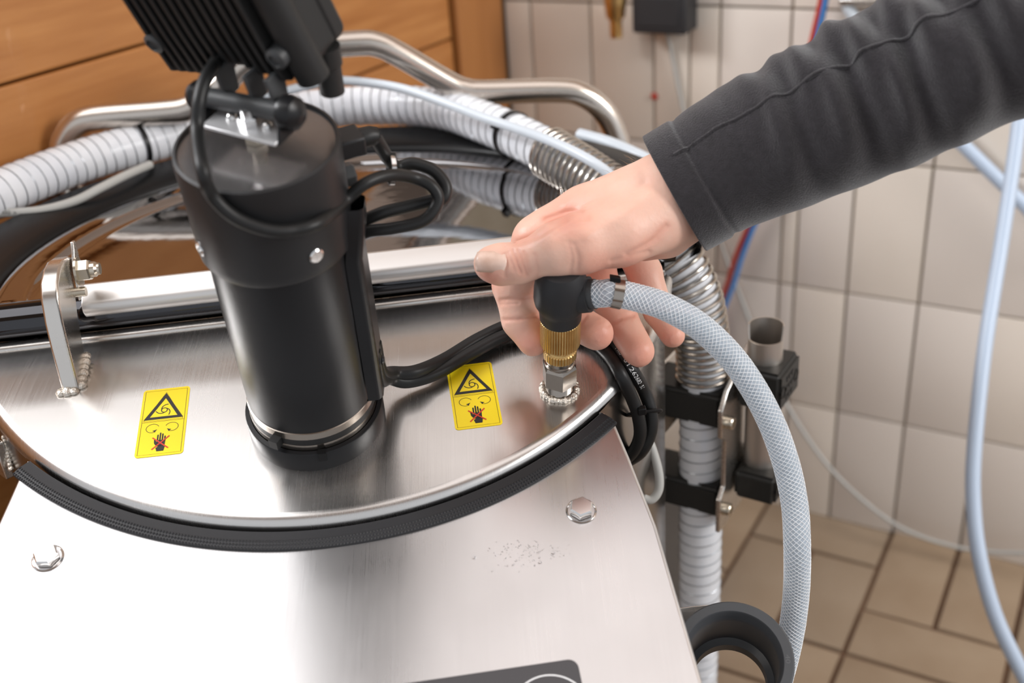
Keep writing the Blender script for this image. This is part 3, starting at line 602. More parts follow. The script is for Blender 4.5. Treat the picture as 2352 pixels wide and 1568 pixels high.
mb.tube(tube_l, .0013, 8); ob('strap', mb, M_gasket, tie2); mb = MB(); mb.box(D(1474, 942, .725), MX, MY, ZUP, .0028, .002, .0024); ob('tie_head', mb, M_gasket, tie2, bevel=.0006)
gc = spline([D(1478, 985, .80), D(1498, 1030, .80), D(1513, 1085, .80), D(1513, 1125, .80), D(1496, 1147, .80), D(1474, 1140, .80), D(1455, 1112, .80), D(1435, 1085, .805), D(1405, 1060, .81)], 8)
mb = MB(); mb.tube(gc, .0033, 12); tag(ob('sensor_cable', mb, M_greycable), 'thin grey cable looping beside the right edge of the cover plate', 'cable')

# ---------------------------------------------------------------- rear handle rail
RB = CTR + MYH * .25
def rl(x, z, b=0): return RB + MX * x + MYH * b + ZUP * z
rp = [rl(-.2475, .70), rl(-.2475, .76), rl(-.2470, .810), rl(-.2400, .826), rl(-.2270, .8375), rl(-.2080, .8410), rl(-.150, .8400), rl(-.128, .841), rl(-.112, .848), rl(-.070, .875), rl(-.055, .883), rl(-.038, .8865), rl(.035, .8860), rl(.056, .883), rl(.075, .872), rl(.118, .841), rl(.134, .8325), rl(.152, .829), rl(.222, .8235), rl(.247, .817), rl(.267, .800), rl(.279, .775), rl(.2835, .750), rl(.2835, .68)]
mb = MB(); mb.tube(resample(spline(rp, 8), .004), .0117, 20)
rail = thing('handle_rail', rl(-.2475, .70), 'bent stainless tube handle rail behind the vat', 'handle'); ob('tube', mb, M_rail, rail)
for x in (-.2475, .2835):
    mb = MB(); mb.box(rl(x, .72, -.03), MX, MYH, ZUP, .010, .045, .015); ob('mount', mb, M_tank, rail, bevel=.002)
# ---------------------------------------------------------------- clear spiral hose with spring
HZ = .812
hp = [onZ(-260, 600, HZ - .012), onZ(-120, 500, HZ - .004), onZ(0, 442, HZ), onZ(200, 366, HZ), onZ(400, 312, HZ), onZ(610, 265, HZ), onZ(830, 243, HZ), onZ(1000, 248, HZ + .002), D(1110, 280, 1.015), D(1220, 328, .968), D(1310, 380, .934), D(1400, 440, .908), D(1480, 510, .890), D(1545, 585, .881), D(1588, 660, .885), D(1606, 730, .897), ST(0, 0, .658), ST(0, 0, .629), ST(0, 0, .60), ST(0, 0, .50), ST(0, 0, .40), ST(0, -.003, .30), ST(0, -.006, .12)]
HP_ = resample(spline(hp, 8), .006)
suc = thing('suction_hose', V(S0[0], S0[1], .12), 'clear spiral hose running behind the vat, over its right side and down the stand', 'hose')
mb = MB(); mb.tube(HP_, .0192, 28, caps=False); ob('hose_wall', mb, M_hose, suc)
mb = MB(); mb.tube(helix(HP_, .0194, 1 / .0112, 0, 24), .00060, 6); ob('spiral_wire', mb, M_hosewire, suc)
d_ = np.linalg.norm(HP_ - D(1236, 338, .945), axis=1); i0 = int(np.argmin(d_)); d_ = np.linalg.norm(HP_ - ST(0, 0, .633), axis=1); i1 = int(np.argmin(d_))
mb = MB(); mb.tube(helix(HP_[i0:i1 + 1], .0215, 1 / .0064, 1.0, 28), .0017, 10); spr = ob('kink_spring', mb, M_spring, None)
tag(spr, 'steel wire coil spring wrapped around the clear hose beside the hand', 'spring')
def hose_tie(px, py, label, head):
    i = int(np.argmin([abs((lambda c: c[0])(MW.T @ (p - CAM)) * FPX / (MW.T @ (p - CAM))[2] + 1176 - px) + abs((MW.T @ (p - CAM))[1] * FPX / (MW.T @ (p - CAM))[2] + 784 - py) for p in HP_]))
    T_, U_, B_ = frames(HP_[max(0, i - 3):i + 4]); t = T_[3]; c = HP_[i]; th = thing('cable_tie', c - ZUP * .02, label, 'cable tie', 'black cable ties')
    mb = MB(); mb.lathe(c, t, [(.0202, -.0022), (.0210, -.0022), (.0210, .0022), (.0202, .0022)], 40, ZUP); ob('strap', mb, M_gasket, th)
    if head: mb = MB(); hd = unit(CAM - c); hd = unit(hd - t * (hd @ t)); mb.box(c + hd * .0225, t, hd, np.cross(t, hd), .0035, .003, .003); ob('tie_head', mb, M_gasket, th, bevel=.0008)
hose_tie(318, 340, 'black cable tie around the clear hose left of the motor', False)
hose_tie(1172, 310, 'black cable tie holding the thin white tube to the clear hose', True)
wt = spline([D(560, 235, 1.02), D(690, 200, 1.02), D(760, 186, 1.02), D(830, 188, 1.02), D(930, 205, 1.005), D(1040, 243, .975), D(1110, 270, .95), D(1180, 293, .925), D(1260, 322, .89), D(1340, 360, .862), D(1400, 400, .85), D(1470, 470, .85)], 8)
mb = MB(); mb.tube(wt, .0042, 14); tag(ob('air_tube', mb, M_whitetube), 'thin white air tube lying along the top of the clear hose', 'tube')
gt = spline([D(-60, 492, .905), D(0, 489, .91), D(90, 483, .92), D(170, 462, .935), D(230, 432, .95), D(290, 402, .972), D(345, 378, 1.0)], 8)
mb = MB(); mb.tube(gt, .0038, 12); gco = ob('signal_cable', mb, M_greycable); tag(gco, 'light grey cable with dark printing hanging under the clear hose at far left', 'cable')
text_on_tube('81050  n', gt, .0038, .018, .0042, unit(CAM - gt[10]), M_ink, gco)

# ---------------------------------------------------------------- hose stand: column, clamps, tube
std = thing('hose_stand', ST(-.06, .045, 0), 'steel hose stand column with black clamp blocks at right of the vat', 'stand')
mb = MB(); mb.box(ST(-.068, .074, .320), SA, SB, ZUP, .028, .016, .320); ob('column', mb, M_column, std, bevel=.002)
def block(a0, a1, b0, b1, z0, z1, holes):
    from math import pi
    bm = bmesh.new(); bmesh.ops.create_cube(bm, size=1); bmesh.ops.scale(bm, vec=(a1 - a0, b1 - b0, z1 - z0), verts=bm.verts)
    bmesh.ops.bevel(bm, geom=bm.edges[:], offset=.0035, segments=3, affect='EDGES'); mb = MB()
    mb.add([ST((a0 + a1) / 2 + v.co.x, (b0 + b1) / 2 + v.co.y, (z0 + z1) / 2 + v.co.z) for v in bm.verts], [tuple(v.index for v in f.verts) for f in bm.faces]); bm.free(); return mb
for z0, z1, bz in ((.598, .629, 0), (.508, .538, 0)): ob('clamp_block', block(-.058, .025, -.022, .024, z0, z1, 0), M_clampblk, std)
for z0, z1 in ((.614, .650), (.522, .549)):
    c = ob('clamp_block', block(.031, .0685, -.004, .047, z0, z1, 0), M_clampblk, std)
    for b in (.004, .037):
        mb = MB(); mb.lathe(ST(.0686, b, (z0 + z1) / 2), SA, [(.0058, .0004), (.0048, .0006), (.0045, -.004), (0, -.004)], 20, ZUP); ob('socket', mb, M_gasket, c)
    mb = MB()
    for i in range(3):
        for j in range(3): mb.box(ST(.0687, .014 + j * .0062, z0 + .009 + i * .0085), SA, SB, ZUP, .0003, .0018 + .0005 * ((i + j) % 2), .002)
    ob('embossed_marks', mb, M_gasket, c, smooth=False)
pl = [(-.030, .500), (.050, .500), (.050, .640), (.034, .655), (-.018, .635), (-.030, .622), (-.030, .596), (-.020, .588), (-.020, .542), (-.030, .534)]
mb = MB(); mb.prism([ST(.0255, b, z) for b, z in pl], SA * .004); ob('mount_plate', mb, M_steel, std, bevel=.0008)
for z in (.6085, .5215):
    mb = MB(); mb.lathe(ST(.0295, -.0225, z), SA, [(.0056, 0), (.0058, .0008), (.0058, .0068), (.0052, .0074), (.0032, .0074), (.0030, .0050), (0, .0050)], 24, ZUP); ob('cap_screw', mb, M_zinc, std)
tubeo = thing('holder_tube', ST(.046, .022, .524), 'open notched stainless tube held upright in the right pair of clamp blocks', 'tube')
mb = MB(); R_ = .0146; nseg = 48; rows = []
def topz(k): a = 2 * math.pi * k / nseg; d = math.cos(a - math.radians(285)); return .6815 if d < .25 else (.6695 if d > .35 else .6755)
for (r, f) in ((R_, 0), (R_, 1), (R_ - .0012, 1), (R_ - .0012, .6)):
    row = []
    for k in range(nseg):
        a = 2 * math.pi * k / nseg; z = .524 if f == 0 else (topz(k) if f == 1 else .53); row.append(ST(.046 + r * math.cos(a), .022 + r * math.sin(a), z))
    rows.append(row)
mb.add([p for r in rows for p in r], [(i * nseg + k, i * nseg + (k + 1) % nseg, (i + 1) * nseg + (k + 1) % nseg, (i + 1) * nseg + k) for i in range(3) for k in range(nseg)]); ob('tube_wall', mb, M_holder, tubeo, angle=30)
for z0, z1 in ((.594, .633), (.505, .560)):
    mb = MB(); mb.box(ST(-.040, .018, (z0 + z1) / 2), SB, SA, ZUP, .036, .0011, (z1 - z0) / 2); sh = ob('holder_sheet', mb, M_steel, std, bevel=.0005)
    mb = MB(); mb.box(ST(-.068, .0535, (z0 + z1) / 2), SA, SB, ZUP, .028, .0011, (z1 - z0) / 2); ob('holder_back', mb, M_steel, std, bevel=.0005)
ubr = thing('angle_tab', D(1482, 1180, .93), 'small folded steel tab beside the edge of the cover plate below the grey cable', 'bracket')
mb = MB(); c = D(1482, 1145, .93); mb.box(c, SA, SB, ZUP, .012, .001, .016); mb.box(c + ZUP * .015 + SB * .008, SA, SB, ZUP, .012, .009, .001); ob('tab', mb, M_steel, ubr, bevel=.0006)
# blue canister far behind
cb = onZ(1548, 1335, 0.003); mb = MB(); can = thing('blue_canister', cb, 'blue canister with white band on the floor behind the hose stand', 'canister')
mb.lathe(cb, ZUP, [(0, 0), (.04, 0), (.042, .004), (.042, .34), (.036, .36), (.014, .37), (.014, .39), (0, .39)], 32); ob('canister_body', mb, M_blue, can)
mb = MB(); mb.lathe(cb, ZUP, [(.0424, .085), (.0424, .15)], 32); ob('label_band', mb, M_white, can)

# ---------------------------------------------------------------- grey pvc socket at lower right
pvo = D(1684, 1512, .655); pn = unit(unit(CAM - pvo) * .93 + unit(ray(1687, 400) - ray(1687, 1500)) * .36 + V(.06, 0, 0)); 
pv = thing('pipe_socket', pvo - ZUP * .04, 'grey plastic pipe socket holder at the lower right of the cover plate', 'socket')
mb = MB(); mb.lathe(pvo, pn, [(.0245, -.052), (.0355, -.050), (.0362, -.004), (.0362, -.001), (.0352, 0), (.0300, 0), (.0292, -.001), (.0290, -.006), (.0282, -.007), (.0278, -.012), (.0276, -.040), (.0235, -.0425), (.0235, -.052), (.0245, -.052)], 72, MX); ob('socket_ring', mb, M_pvc, pv, angle=40)
tm = bpy.data.curves.new('t', 'FONT'); tm.body = '40'; tm.size = .007; to = bpy.data.objects.new('t', tm); COL.objects.link(to); bpy.context.view_layer.update(); me = to.to_mesh()
e_u = unit(MX - pn * (MX @ pn)); e_v = np.cross(pn, e_u); aa = math.radians(-12); rad = e_u * math.cos(aa) + e_v * math.sin(aa); tg = np.cross(pn, rad)
mb = MB(); mb.add([pvo + rad * (.0308 + v.co.y * .55) - tg * (v.co.x - .004) * .8 - pn * .0001 + pn * .0002 for v in me.vertices], [tuple(p.vertices) for p in me.polygons]); to.to_mesh_clear(); bpy.data.objects.remove(to); ob('size_mark', mb, M_emboss, pv, smooth=False)
bk = thing('socket_bracket', D(1570, 1470, .70), 'flat stainless bracket behind the grey pipe socket', 'bracket')
mb = MB(); mb.prism([D(1500, 1402, .70), D(1600, 1390, .70), D(1662, 1385, .70), D(1640, 1398, .70), D(1594, 1428, .70), D(1566, 1480, .695), D(1530, 1530, .69)], -pn * .003); ob('bracket_sheet', mb, M_steel, bk, bevel=.0006)

# ---------------------------------------------------------------- quick coupling and braided hose
qx, qy = .1572, -.0017
cp = thing('quick_coupling', L(qx, qy, 0), 'brass and black quick coupling plugged onto the lid, gripped by the hand', 'coupling')
mb = MB(); mb.lathe(L(qx, qy, 0), NL, [(.0085, .008), (.0085, .010)], 24)
wr = []
for k in range(26): a = 2 * math.pi * k / 26; mb.sphere(L(qx + .0108 * math.cos(a), qy + .0108 * math.sin(a), .0012), .0026 + .0004 * math.sin(k * 2.3), 8, 6, MX, MY, NL, (1, 1, .8))
ob('weld', mb, M_weld, cp)
prof = [(.0092, 0)]
for k in range(5): prof += [(.0092, .0025 + k * .0016), (.0084, .0033 + k * .0016)]
prof += [(.0080, .011)]
mb = MB(); mb.lathe(L(qx, qy, 0), NL, prof, 36); ob('thread', mb, M_nickel, cp)
mb = MB(); mb.hexa(L(qx, qy, .0095), NL, .0115, .0165, MX, .5236); ob('hex_nut', mb, M_nickel, cp, angle=20)
mb = MB(); mb.lathe(L(qx, qy, 0), NL, [(.0096, .0255), (.0100, .0262), (.0100, .0278), (.0092, .0284), (.0092, .0330)], 40); ob('nipple', mb, M_nickel, cp)
def knurled(r, h0, h1, nk, ph=0):
    mb = MB(); N_ = nk * 4; rows = []
    for h, s in ((h0, .93), (h0 + .0008, 1), (h1 - .0008, 1), (h1, .93)):
        rows.append([L(qx, qy, h) + (MX * math.cos(2 * math.pi * k / N_) + MY * math.sin(2 * math.pi * k / N_)) * (r * s - (.0006 if k % 4 in (0,) else 0)) for k in range(N_)])
    mb.add([p for r_ in rows for p in r_], [(i * N_ + k, i * N_ + (k + 1) % N_, (i + 1) * N_ + (k + 1) % N_, (i + 1) * N_ + k) for i in range(3) for k in range(N_)] + [tuple(range(3 * N_, 4 * N_)), tuple(range(N_))[::-1]])
    return mb
ob('lower_collar', knurled(.0106, .0318, .0392, 34), M_brass, cp, angle=20)
mb = MB(); mb.lathe(L(qx, qy, 0), NL, [(.0098, .0390), (.0090, .0402), (.0090, .0412), (.0106, .0425), (.0112, .0438)], 40); ob('waist', mb, M_brass, cp)
ob('sleeve_collar', knurled(.0126, .0436, .0652, 48), M_brass, cp, angle=20)
mb = MB(); mb.lathe(L(qx, qy, 0), NL, [(.0124, .0646), (.0128, .0656), (.0131, .0720), (.0142, .0755), (.0158, .0785), (.0165, .0825), (.0162, .090), (.0150, .098), (.0120, .104), (.006, .1065), (0, .107)], 48)
elb = ob('elbow_body', mb, M_rubber, cp)
hd0 = L(qx, qy, .083); EX = unit(D(1420, 672, .640) - hd0); hstart = hd0 + EX * .012
mb = MB(); mb.tube([hd0, hd0 + EX * .0185], [.0115, .0108], 28); ob('elbow_spigot', mb, M_rubber, cp)
BH = [hd0 + EX * .017, hd0 + EX * .028, D(1402, 672, .642), D(1460, 683, .643), D(1530, 705, .645), D(1610, 752, .650), D(1690, 832, .655), D(1755, 935, .660), D(1798, 1040, .664), D(1824, 1150, .668), D(1831, 1260, .670), D(1828, 1370, .690), D(1814, 1470, .706), D(1788, 1575, .720), D(1760, 1690, .74)]
BHp = resample(spline(BH, 8), .0035)
bh = thing('braided_hose', BHp[0], 'milky braided reinforced hose curving from the coupling down to the right', 'hose')
mb = MB(); mb.tube(BHp, .0080, 28, caps=False); ob('hose_wall', mb, M_braidhose, bh)
mb = MB()
for k in range(14):
    for s in (1, -1): mb.tube(helix(BHp, .00812, 1 / .040, 2 * math.pi * k / 14, 30, s), .00020, 4, caps=False)
b_ = ob('braid', mb, M_braid, bh); b_['kind'] = 'stuff'
def band(p, q, r, m, name): mb = MB(); mb.tube([p, p + (q - p) * .5, q], r, 32); return ob(name, mb, m, bh)
tA = unit(BHp[8] - BHp[4])
band(hd0 + EX * .0165, hd0 + EX * .0220, .0090, M_lampgrey, 'end_ferrule'); band(BHp[4] + tA * .0015, BHp[4] + tA * .0075, .0088, M_nickel, 'hose_clip')
i_ = int(np.argmin(np.linalg.norm(BHp - D(1410, 672, .642), axis=1)))
mb = MB(); T_, U_, B_ = frames(BHp[i_ - 2:i_ + 3]); mb.box(BHp[i_] - B_[2] * 0 + unit(ZUP) * .0095, T_[2], np.cross(T_[2], ZUP), ZUP, .0032, .0022, .0016); ob('clip_screw', mb, M_gasket, bh, bevel=.0004)

# ---------------------------------------------------------------- things on and before the tiled wall
def wp(px, py, n):
    d = ray(px, py); t = ((W0 + WN * n - CAM) @ WN) / (d @ WN); return CAM + d * t
tp_ = thing('brass_tap', wp(1412, 20, -.04), 'brass tap outlet on the tiled wall at top', 'tap')
b0 = wp(1413, -40, -.045); b1 = wp(1413, 2, -.045); b2 = wp(1414, 38, -.045); b3 = wp(1416, 86, -.045)
mb = MB(); mb.tube([b0, b1, b2, b2 + (b3 - b2) * .12], [.016, .016, .0135, .0105], 24); mb.tube([b0, WL(*[0, 0]) * 0 + b0 + WN * .045], .010, 16); ob('tap_body', mb, M_brass, tp_)
mb = MB(); mb.tube([b2 + (b3 - b2) * t for t in (.1, .3, .31, .5, .51, .7, .71, .9, 1)], [.0092, .0085, .0092, .0085, .0092, .0085, .0092, .0085, .0085], 20); ob('hose_barb', mb, M_brass, tp_)
jb = thing('junction_box', wp(1525, 30, -.03), 'small black box on the tiled wall beside the brass tap', 'box')
mb = MB(); c = wp(1527, 0, -.025); mb.box(c, WU, WN, ZUP, .040, .024, .042); ob('box_shell', mb, M_box, jb, bevel=.004)
mb = MB(); mb.box(c - ZUP * .012 - WN * .0245, WU, WN, ZUP, .030, .001, .020); ob('box_lid', mb, M_box, jb, bevel=.002)
cdp = spline([wp(1528, 62, -.02), wp(1540, 110, -.012), wp(1556, 190, -.01), wp(1580, 300, -.01), wp(1630, 480, -.012), wp(1670, 600, -.014), wp(1700, 680, -.016), wp(1760, 830, -.02), wp(1825, 960, -.03), wp(1920, 1090, -.04), wp(2050, 1200, -.05), wp(2180, 1252, -.05), wp(2300, 1268, -.05), wp(2480, 1270, -.05)], 8)
mb = MB(); mb.tube(cdp, .0032, 10); tag(ob('thin_cable', mb, M_greycable), 'thin grey cord sagging across the tiled wall below the black box', 'cord')
def wtube(pts, r, m, name, label, cat='tube'):
    mb = MB(); mb.tube(spline(pts, 8), r, 12); return tag(ob(name, mb, m), label, cat)
wtube([wp(1893, -60, -.03), wp(1886, 0, -.03), wp(1868, 80, -.03), wp(1840, 200, -.03), wp(1770, 400, -.03), wp(1715, 530, -.03), wp(1690, 590, -.03), wp(1668, 660, -.03), wp(1640, 730, -.03), wp(1620, 800, -.03)], .0040, M_red, 'red_air_tube', 'thin red tube hanging before the tiled wall beside a blue one')
wtube([wp(1905, -60, -.032), wp(1897, 0, -.032), wp(1880, 80, -.032), wp(1852, 200, -.032), wp(1782, 400, -.032), wp(1727, 530, -.032), wp(1704, 590, -.032), wp(1682, 660, -.032), wp(1654, 730, -.032), wp(1634, 800, -.032)], .0038, M_blue, 'blue_air_tube', 'thin blue tube hanging before the tiled wall beside a red one')
wtube([D(2350, 180, 1.25), D(2334, 330, 1.25), D(2300, 560, 1.24), D(2262, 800, 1.22), D(2238, 1030, 1.2), D(2236, 1160, 1.19), D(2250, 1280, 1.18), D(2285, 1410, 1.17), D(2340, 1530, 1.16), D(2420, 1680, 1.15)], .0082, M_bluetube, 'hanging_hose', 'pale blue hose hanging down at the far right', 'hose')
wtube([wp(2150, 270, -.03), wp(2235, 355, -.03), wp(2352, 470, -.03), wp(2480, 600, -.03)], .009, M_bluetube, 'slanting_pipe', 'pale blue pipe slanting across the wall at right, behind the hanging hose', 'pipe')
wtube([wp(1935, -30, -.04), wp(1950, 20, -.04), wp(1985, 70, -.04), wp(2050, 150, -.035), wp(2150, 270, -.03)], .008, M_whitetube, 'white_pipe', 'pale pipe end above the sleeve at the top of the wall', 'pipe')
mb = MB(); mb.box(wp(1985, 0, -.03), WU, WN, ZUP, .026, .02, .004); tag(ob('wall_bracket', mb, M_steel, bevel=.001), 'grey metal bracket on the tiled wall above the sleeve', 'bracket')
mb = MB(); mb.lathe(wp(1503, 221, -.0062), -WN, [(0, .0016), (.004, .0014), (.0055, 0)], 16, WU); tag(ob('wall_plug', mb, M_red), 'small red plug in a tile joint below the black box', 'plug')
wtube([D(1330, 310, 1.05), D(1400, 330, 1.03), D(1480, 365, 1.0), D(1540, 400, 1.0)], .0065, M_whitetube, 'drain_tube', 'short pale tube between the handle rail and the wrist')

# ---------------------------------------------------------------- person: hand and sleeve
def J(px, py, z, rpx): return D(px, py, z), rpx * z / FPX
CH = [  # chains of (joint, radius in photo pixels); group, blending
 ('palm', [J(1720, 365, .655, 100), J(1640, 400, .658, 97), J(1545, 440, .662, 96), J(1470, 475, .664, 88), J(1390, 500, .666, 76)]),
 ('palm', [J(1500, 455, .662, 78), J(1340, 490, .668, 62), J(1236, 548, .668, 56)]),
 ('palm', [J(1510, 460, .668, 78), J(1400, 480, .682, 62), J(1300, 510, .685, 56)]),
 ('palm', [J(1530, 470, .675, 76), J(1440, 490, .695, 62), J(1365, 510, .700, 54)]),
 ('palm', [J(1548, 490, .682, 72), J(1490, 515, .704, 62), J(1430, 522, .715, 52)]),
 ('palm', [J(1560, 500, .672, 68), J(1530, 545, .676, 46), J(1480, 560, .684, 40)]),
 ('palm', [J(1510, 500, .654, 80), J(1420, 535, .644, 78), J(1330, 558, .637, 68), J(1285, 570, .637, 60)]),
 ('thumb', [J(1330, 560, .637, 66), J(1282, 572, .637, 58), J(1190, 604, .644, 47), J(1150, 607, .647, 48), J(1129, 606, .649, 42)]),
 ('index', [J(1262, 535, .668, 50), J(1232, 560, .670, 50), J(1176, 655, .689, 45), J(1196, 735, .692, 43), J(1224, 783, .690, 36)]),
 ('middle', [J(1320, 505, .685, 48), J(1290, 530, .690, 46), J(1262, 650, .722, 44), J(1316, 735, .718, 42), J(1370, 765, .704, 40)]),
 ('ring', [J(1385, 510, .700, 48), J(1372, 535, .712, 46), J(1374, 640, .740, 43), J(1424, 735, .735, 41), J(1466, 806, .716, 38)]),
 ('little', [J(1440, 520, .715, 44), J(1438, 545, .728, 42), J(1480, 625, .745, 40), J(1512, 715, .742, 34), J(1545, 770, .735, 29)]),
]
def smin(a, b, k):
    h = np.clip(.5 + .5 * (b - a) / k, 0, 1); return b + (a - b) * h - k * h * (1 - h)
def cone(P, a, ra, b, rb):
    pa = P - a; ba = b - a; h = np.clip((pa @ ba) / (ba @ ba), 0, 1); return np.linalg.norm(pa - h[..., None] * ba, axis=-1) - (ra + (rb - ra) * h)
allp = np.array([p for _, c in CH for p, r in c]); lo, hi = allp.min(0) - .032, allp.max(0) + .032
VX = .0017; dims = np.ceil((hi - lo) / VX).astype(int) + 1
gx, gy, gz = [lo[i] + np.arange(dims[i]) * VX for i in range(3)]
GP = np.stack(np.meshgrid(gx, gy, gz, indexing='ij'), -1).astype(np.float64)
F = {}
for nm, ch_ in CH:
    f_ = None
    for (a, ra), (b, rb) in zip(ch_[:-1], ch_[1:]):
        d = cone(GP, a, ra, b, rb); f_ = d if f_ is None else smin(f_, d, .003)
    F[nm] = f_ if nm not in F else smin(F[nm], f_, .010)
d = F['palm']
fing = None
for nm in ('index', 'middle', 'ring', 'little'): fing = F[nm] if fing is None else smin(fing, F[nm], .0012)
d = smin(d, fing, .0065); d = smin(d, F['thumb'], .0055)
# flesh between thumb and first finger, then creases
def crease(d, a, b, r, k=.0012): c = cone(GP, a, r, b, r); return -smin(-d, c, k)
for px in (1200, 1212, 1186):
    a, b = D(px - 2, 572, .626 - .0 + .0), D(px + 6, 640, .630)
    d = crease(d, a + unit(CAM - a) * 0, b, .0009)
d = crease(d, D(1345, 628, .612), D(1470, 590, .622), .0012); d = crease(d, D(1170, 570, .640), D(1290, 500, .640), .0010)
d = crease(d, D(1195, 540, .640), D(1350, 470, .632), .0009)
# surface nets
def surface_nets(d, lo, vx):
    s = d < 0; nx, ny, nz = d.shape
    c = np.stack([s[i:nx - 1 + i, j:ny - 1 + j, k:nz - 1 + k] for i in (0, 1) for j in (0, 1) for k in (0, 1)], 0)
    act = c.any(0) & ~c.all(0); idx = -np.ones(act.shape, int); cells = np.argwhere(act); idx[act] = np.arange(len(cells))
    pos = np.zeros((len(cells), 3)); cnt = np.zeros(len(cells)); offs = [(i, j, k) for i in (0, 1) for j in (0, 1) for k in (0, 1)]
    val = {o_: d[cells[:, 0] + o_[0], cells[:, 1] + o_[1], cells[:, 2] + o_[2]] for o_ in offs}
    for o1 in offs:
        for ax in range(3):
            if o1[ax]: continue
            o2 = list(o1); o2[ax] = 1; o2 = tuple(o2); v1, v2 = val[o1], val[o2]; m = (v1 < 0) != (v2 < 0)
            t = v1[m] / (v1[m] - v2[m]); p = np.tile(np.array(o1, float), (m.sum(), 1)); p[:, ax] = t; pos[m] += p; cnt[m] += 1
    pos = lo + (cells + pos / cnt[:, None]) * vx; fs = []
    for ax in range(3):
        b, c_ = [(1, 2), (2, 0), (0, 1)][ax]; sl1 = [slice(None)] * 3; sl2 = [slice(None)] * 3; sl1[ax] = slice(0, -1); sl2[ax] = slice(1, None)
        e = np.argwhere(s[tuple(sl1)] != s[tuple(sl2)])
        e = e[(e[:, b] > 0) & (e[:, c_] > 0) & (e[:, b] < d.shape[b] - 1) & (e[:, c_] < d.shape[c_] - 1)]
        def at(db, dc): q = e.copy(); q[:, b] -= db; q[:, c_] -= dc; return idx[q[:, 0], q[:, 1], q[:, 2]]
        q = np.stack([at(1, 1), at(0, 1), at(0, 0), at(1, 0)], 1); ins = s[e[:, 0], e[:, 1], e[:, 2]]
        q[~ins] = q[~ins][:, ::-1]; fs.append(q)
    return pos, np.vstack(fs)
hv, hf = surface_nets(d, lo, VX)
mb = MB(); mb.v = [tuple(p) for p in hv]; mb.f = [tuple(int(i) for i in f) for f in hf]
person = ob('person', mb, M_skin, None, loc=D(1545, 440, .662), angle=180); tag(person, 'person reaching in with a charcoal fleece sleeve, right hand gripping the black coupling', 'person')
for mn, kw in (('SMOOTH', dict(factor=.5, iterations=3)), ('SUBSURF', dict(levels=1, render_levels=1))):
    md = person.modifiers.new(mn.lower(), mn)
    for k_, v_ in kw.items(): setattr(md, k_, v_)
dg = bpy.context.evaluated_depsgraph_get(); me2 = bpy.data.meshes.new_from_object(person.evaluated_get(dg)); person.modifiers.clear(); person.data = me2
nv = len(me2.vertices); co = np.empty(nv * 3); me2.vertices.foreach_get('co', co); co = co.reshape(-1, 3); nr = np.empty(nv * 3); me2.vertices.foreach_get('normal', nr); nr = nr.reshape(-1, 3)
wc = co + np.array(person.location); cc = (wc - CAM) @ MW; uvp = np.stack([1176 + FPX * cc[:, 0] / cc[:, 2], 784 + FPX * cc[:, 1] / cc[:, 2]], 1); dpt = cc[:, 2]
fac = np.clip(-np.einsum('ij,ij->i', nr, (wc - CAM)) / np.linalg.norm(wc - CAM, axis=1), 0, 1)
dsp = np.zeros(nv); red = np.zeros(nv)
def groove(pts, A, wd, dmax=.68, dmin=0, rd=0):
    global dsp, red
    P = np.array(pts, float); dd = np.full(nv, 1e9)
    for a, b in zip(P[:-1], P[1:]):
        ab = b - a; h = np.clip(((uvp - a) @ ab) / (ab @ ab), 0, 1); dd = np.minimum(dd, np.linalg.norm(uvp - a - h[:, None] * ab, axis=1))
    g = np.exp(-(dd / wd) ** 2) * np.minimum(1, fac * 3) * ((dpt < dmax) & (dpt > dmin)); dsp -= A * g; red = np.maximum(red, rd * np.exp(-(dd / (wd * 2.5)) ** 2))
for pts, A, wd, rd in (
    ([(1178, 574), (1186, 598), (1196, 626)], .0008, 4, .4), ([(1190, 574), (1199, 600), (1208, 630)], .0007, 4, .4), ([(1203, 580), (1210, 604), (1214, 622)], .0005, 4, .3), ([(1168, 578), (1174, 600), (1182, 620)], .0005, 4, .3),
    ([(1160, 584), (1164, 606), (1160, 632)], .0006, 5, .3), ([(1252, 502), (1300, 486), (1336, 484)], .0009, 5, .7), ([(1262, 510), (1300, 498), (1330, 500)], .0006, 5, .6), ([(1284, 526), (1322, 505), (1350, 502)], .0006, 5, .5), ([(1275, 540), (1310, 520), (1345, 516)], .0004, 6, .3),
    ([(1187, 556), (1236, 541), (1270, 520), (1300, 505)], .0010, 7, .5), ([(1440, 584), (1480, 566), (1508, 546), (1530, 520)], .0010, 7, .5), ([(1405, 600), (1450, 588), (1490, 578)], .0007, 6, .4),
    ([(1228, 585), (1236, 610), (1236, 640)], .0004, 5, .2), ([(1318, 560), (1328, 590), (1326, 620)], .0005, 6, .2), ([(1306, 556), (1314, 590), (1310, 625)], .0004, 6, .2), ([(1400, 470), (1440, 450), (1480, 420)], .0006, 9, .1), ([(1350, 540), (1420, 500), (1490, 450)], -.0010, 16, 0), ([(1300, 470), (1380, 440), (1460, 400)], -.0007, 14, 0)): groove(pts, A, wd, .672, 0, rd)
for pts, A, wd, rd in (([(1150, 736), (1190, 734), (1240, 722)], .0008, 5, .4), ([(1150, 690), (1190, 686), (1228, 676)], .0009, 5, .4), ([(1150, 699), (1190, 697)], .0005, 4, .3), ([(1330, 745), (1345, 725)], .0006, 5, .4), ([(1400, 745), (1430, 728), (1455, 722)], .0008, 6, .5), ([(1480, 715), (1505, 700), (1530, 695)], .0007, 5, .4)): groove(pts, A, wd, .80, .66, rd)
for (x, y), rr in (((1222, 790), 40), ((1385, 775), 45), ((1470, 815), 50), ((1545, 780), 35), ((1385, 640), 60), ((1450, 620), 50), ((1120, 640), 35), ((1300, 500), 45)): red = np.maximum(red, .9 * np.exp(-(((uvp - V(x, y)) / rr) ** 2).sum(1)))
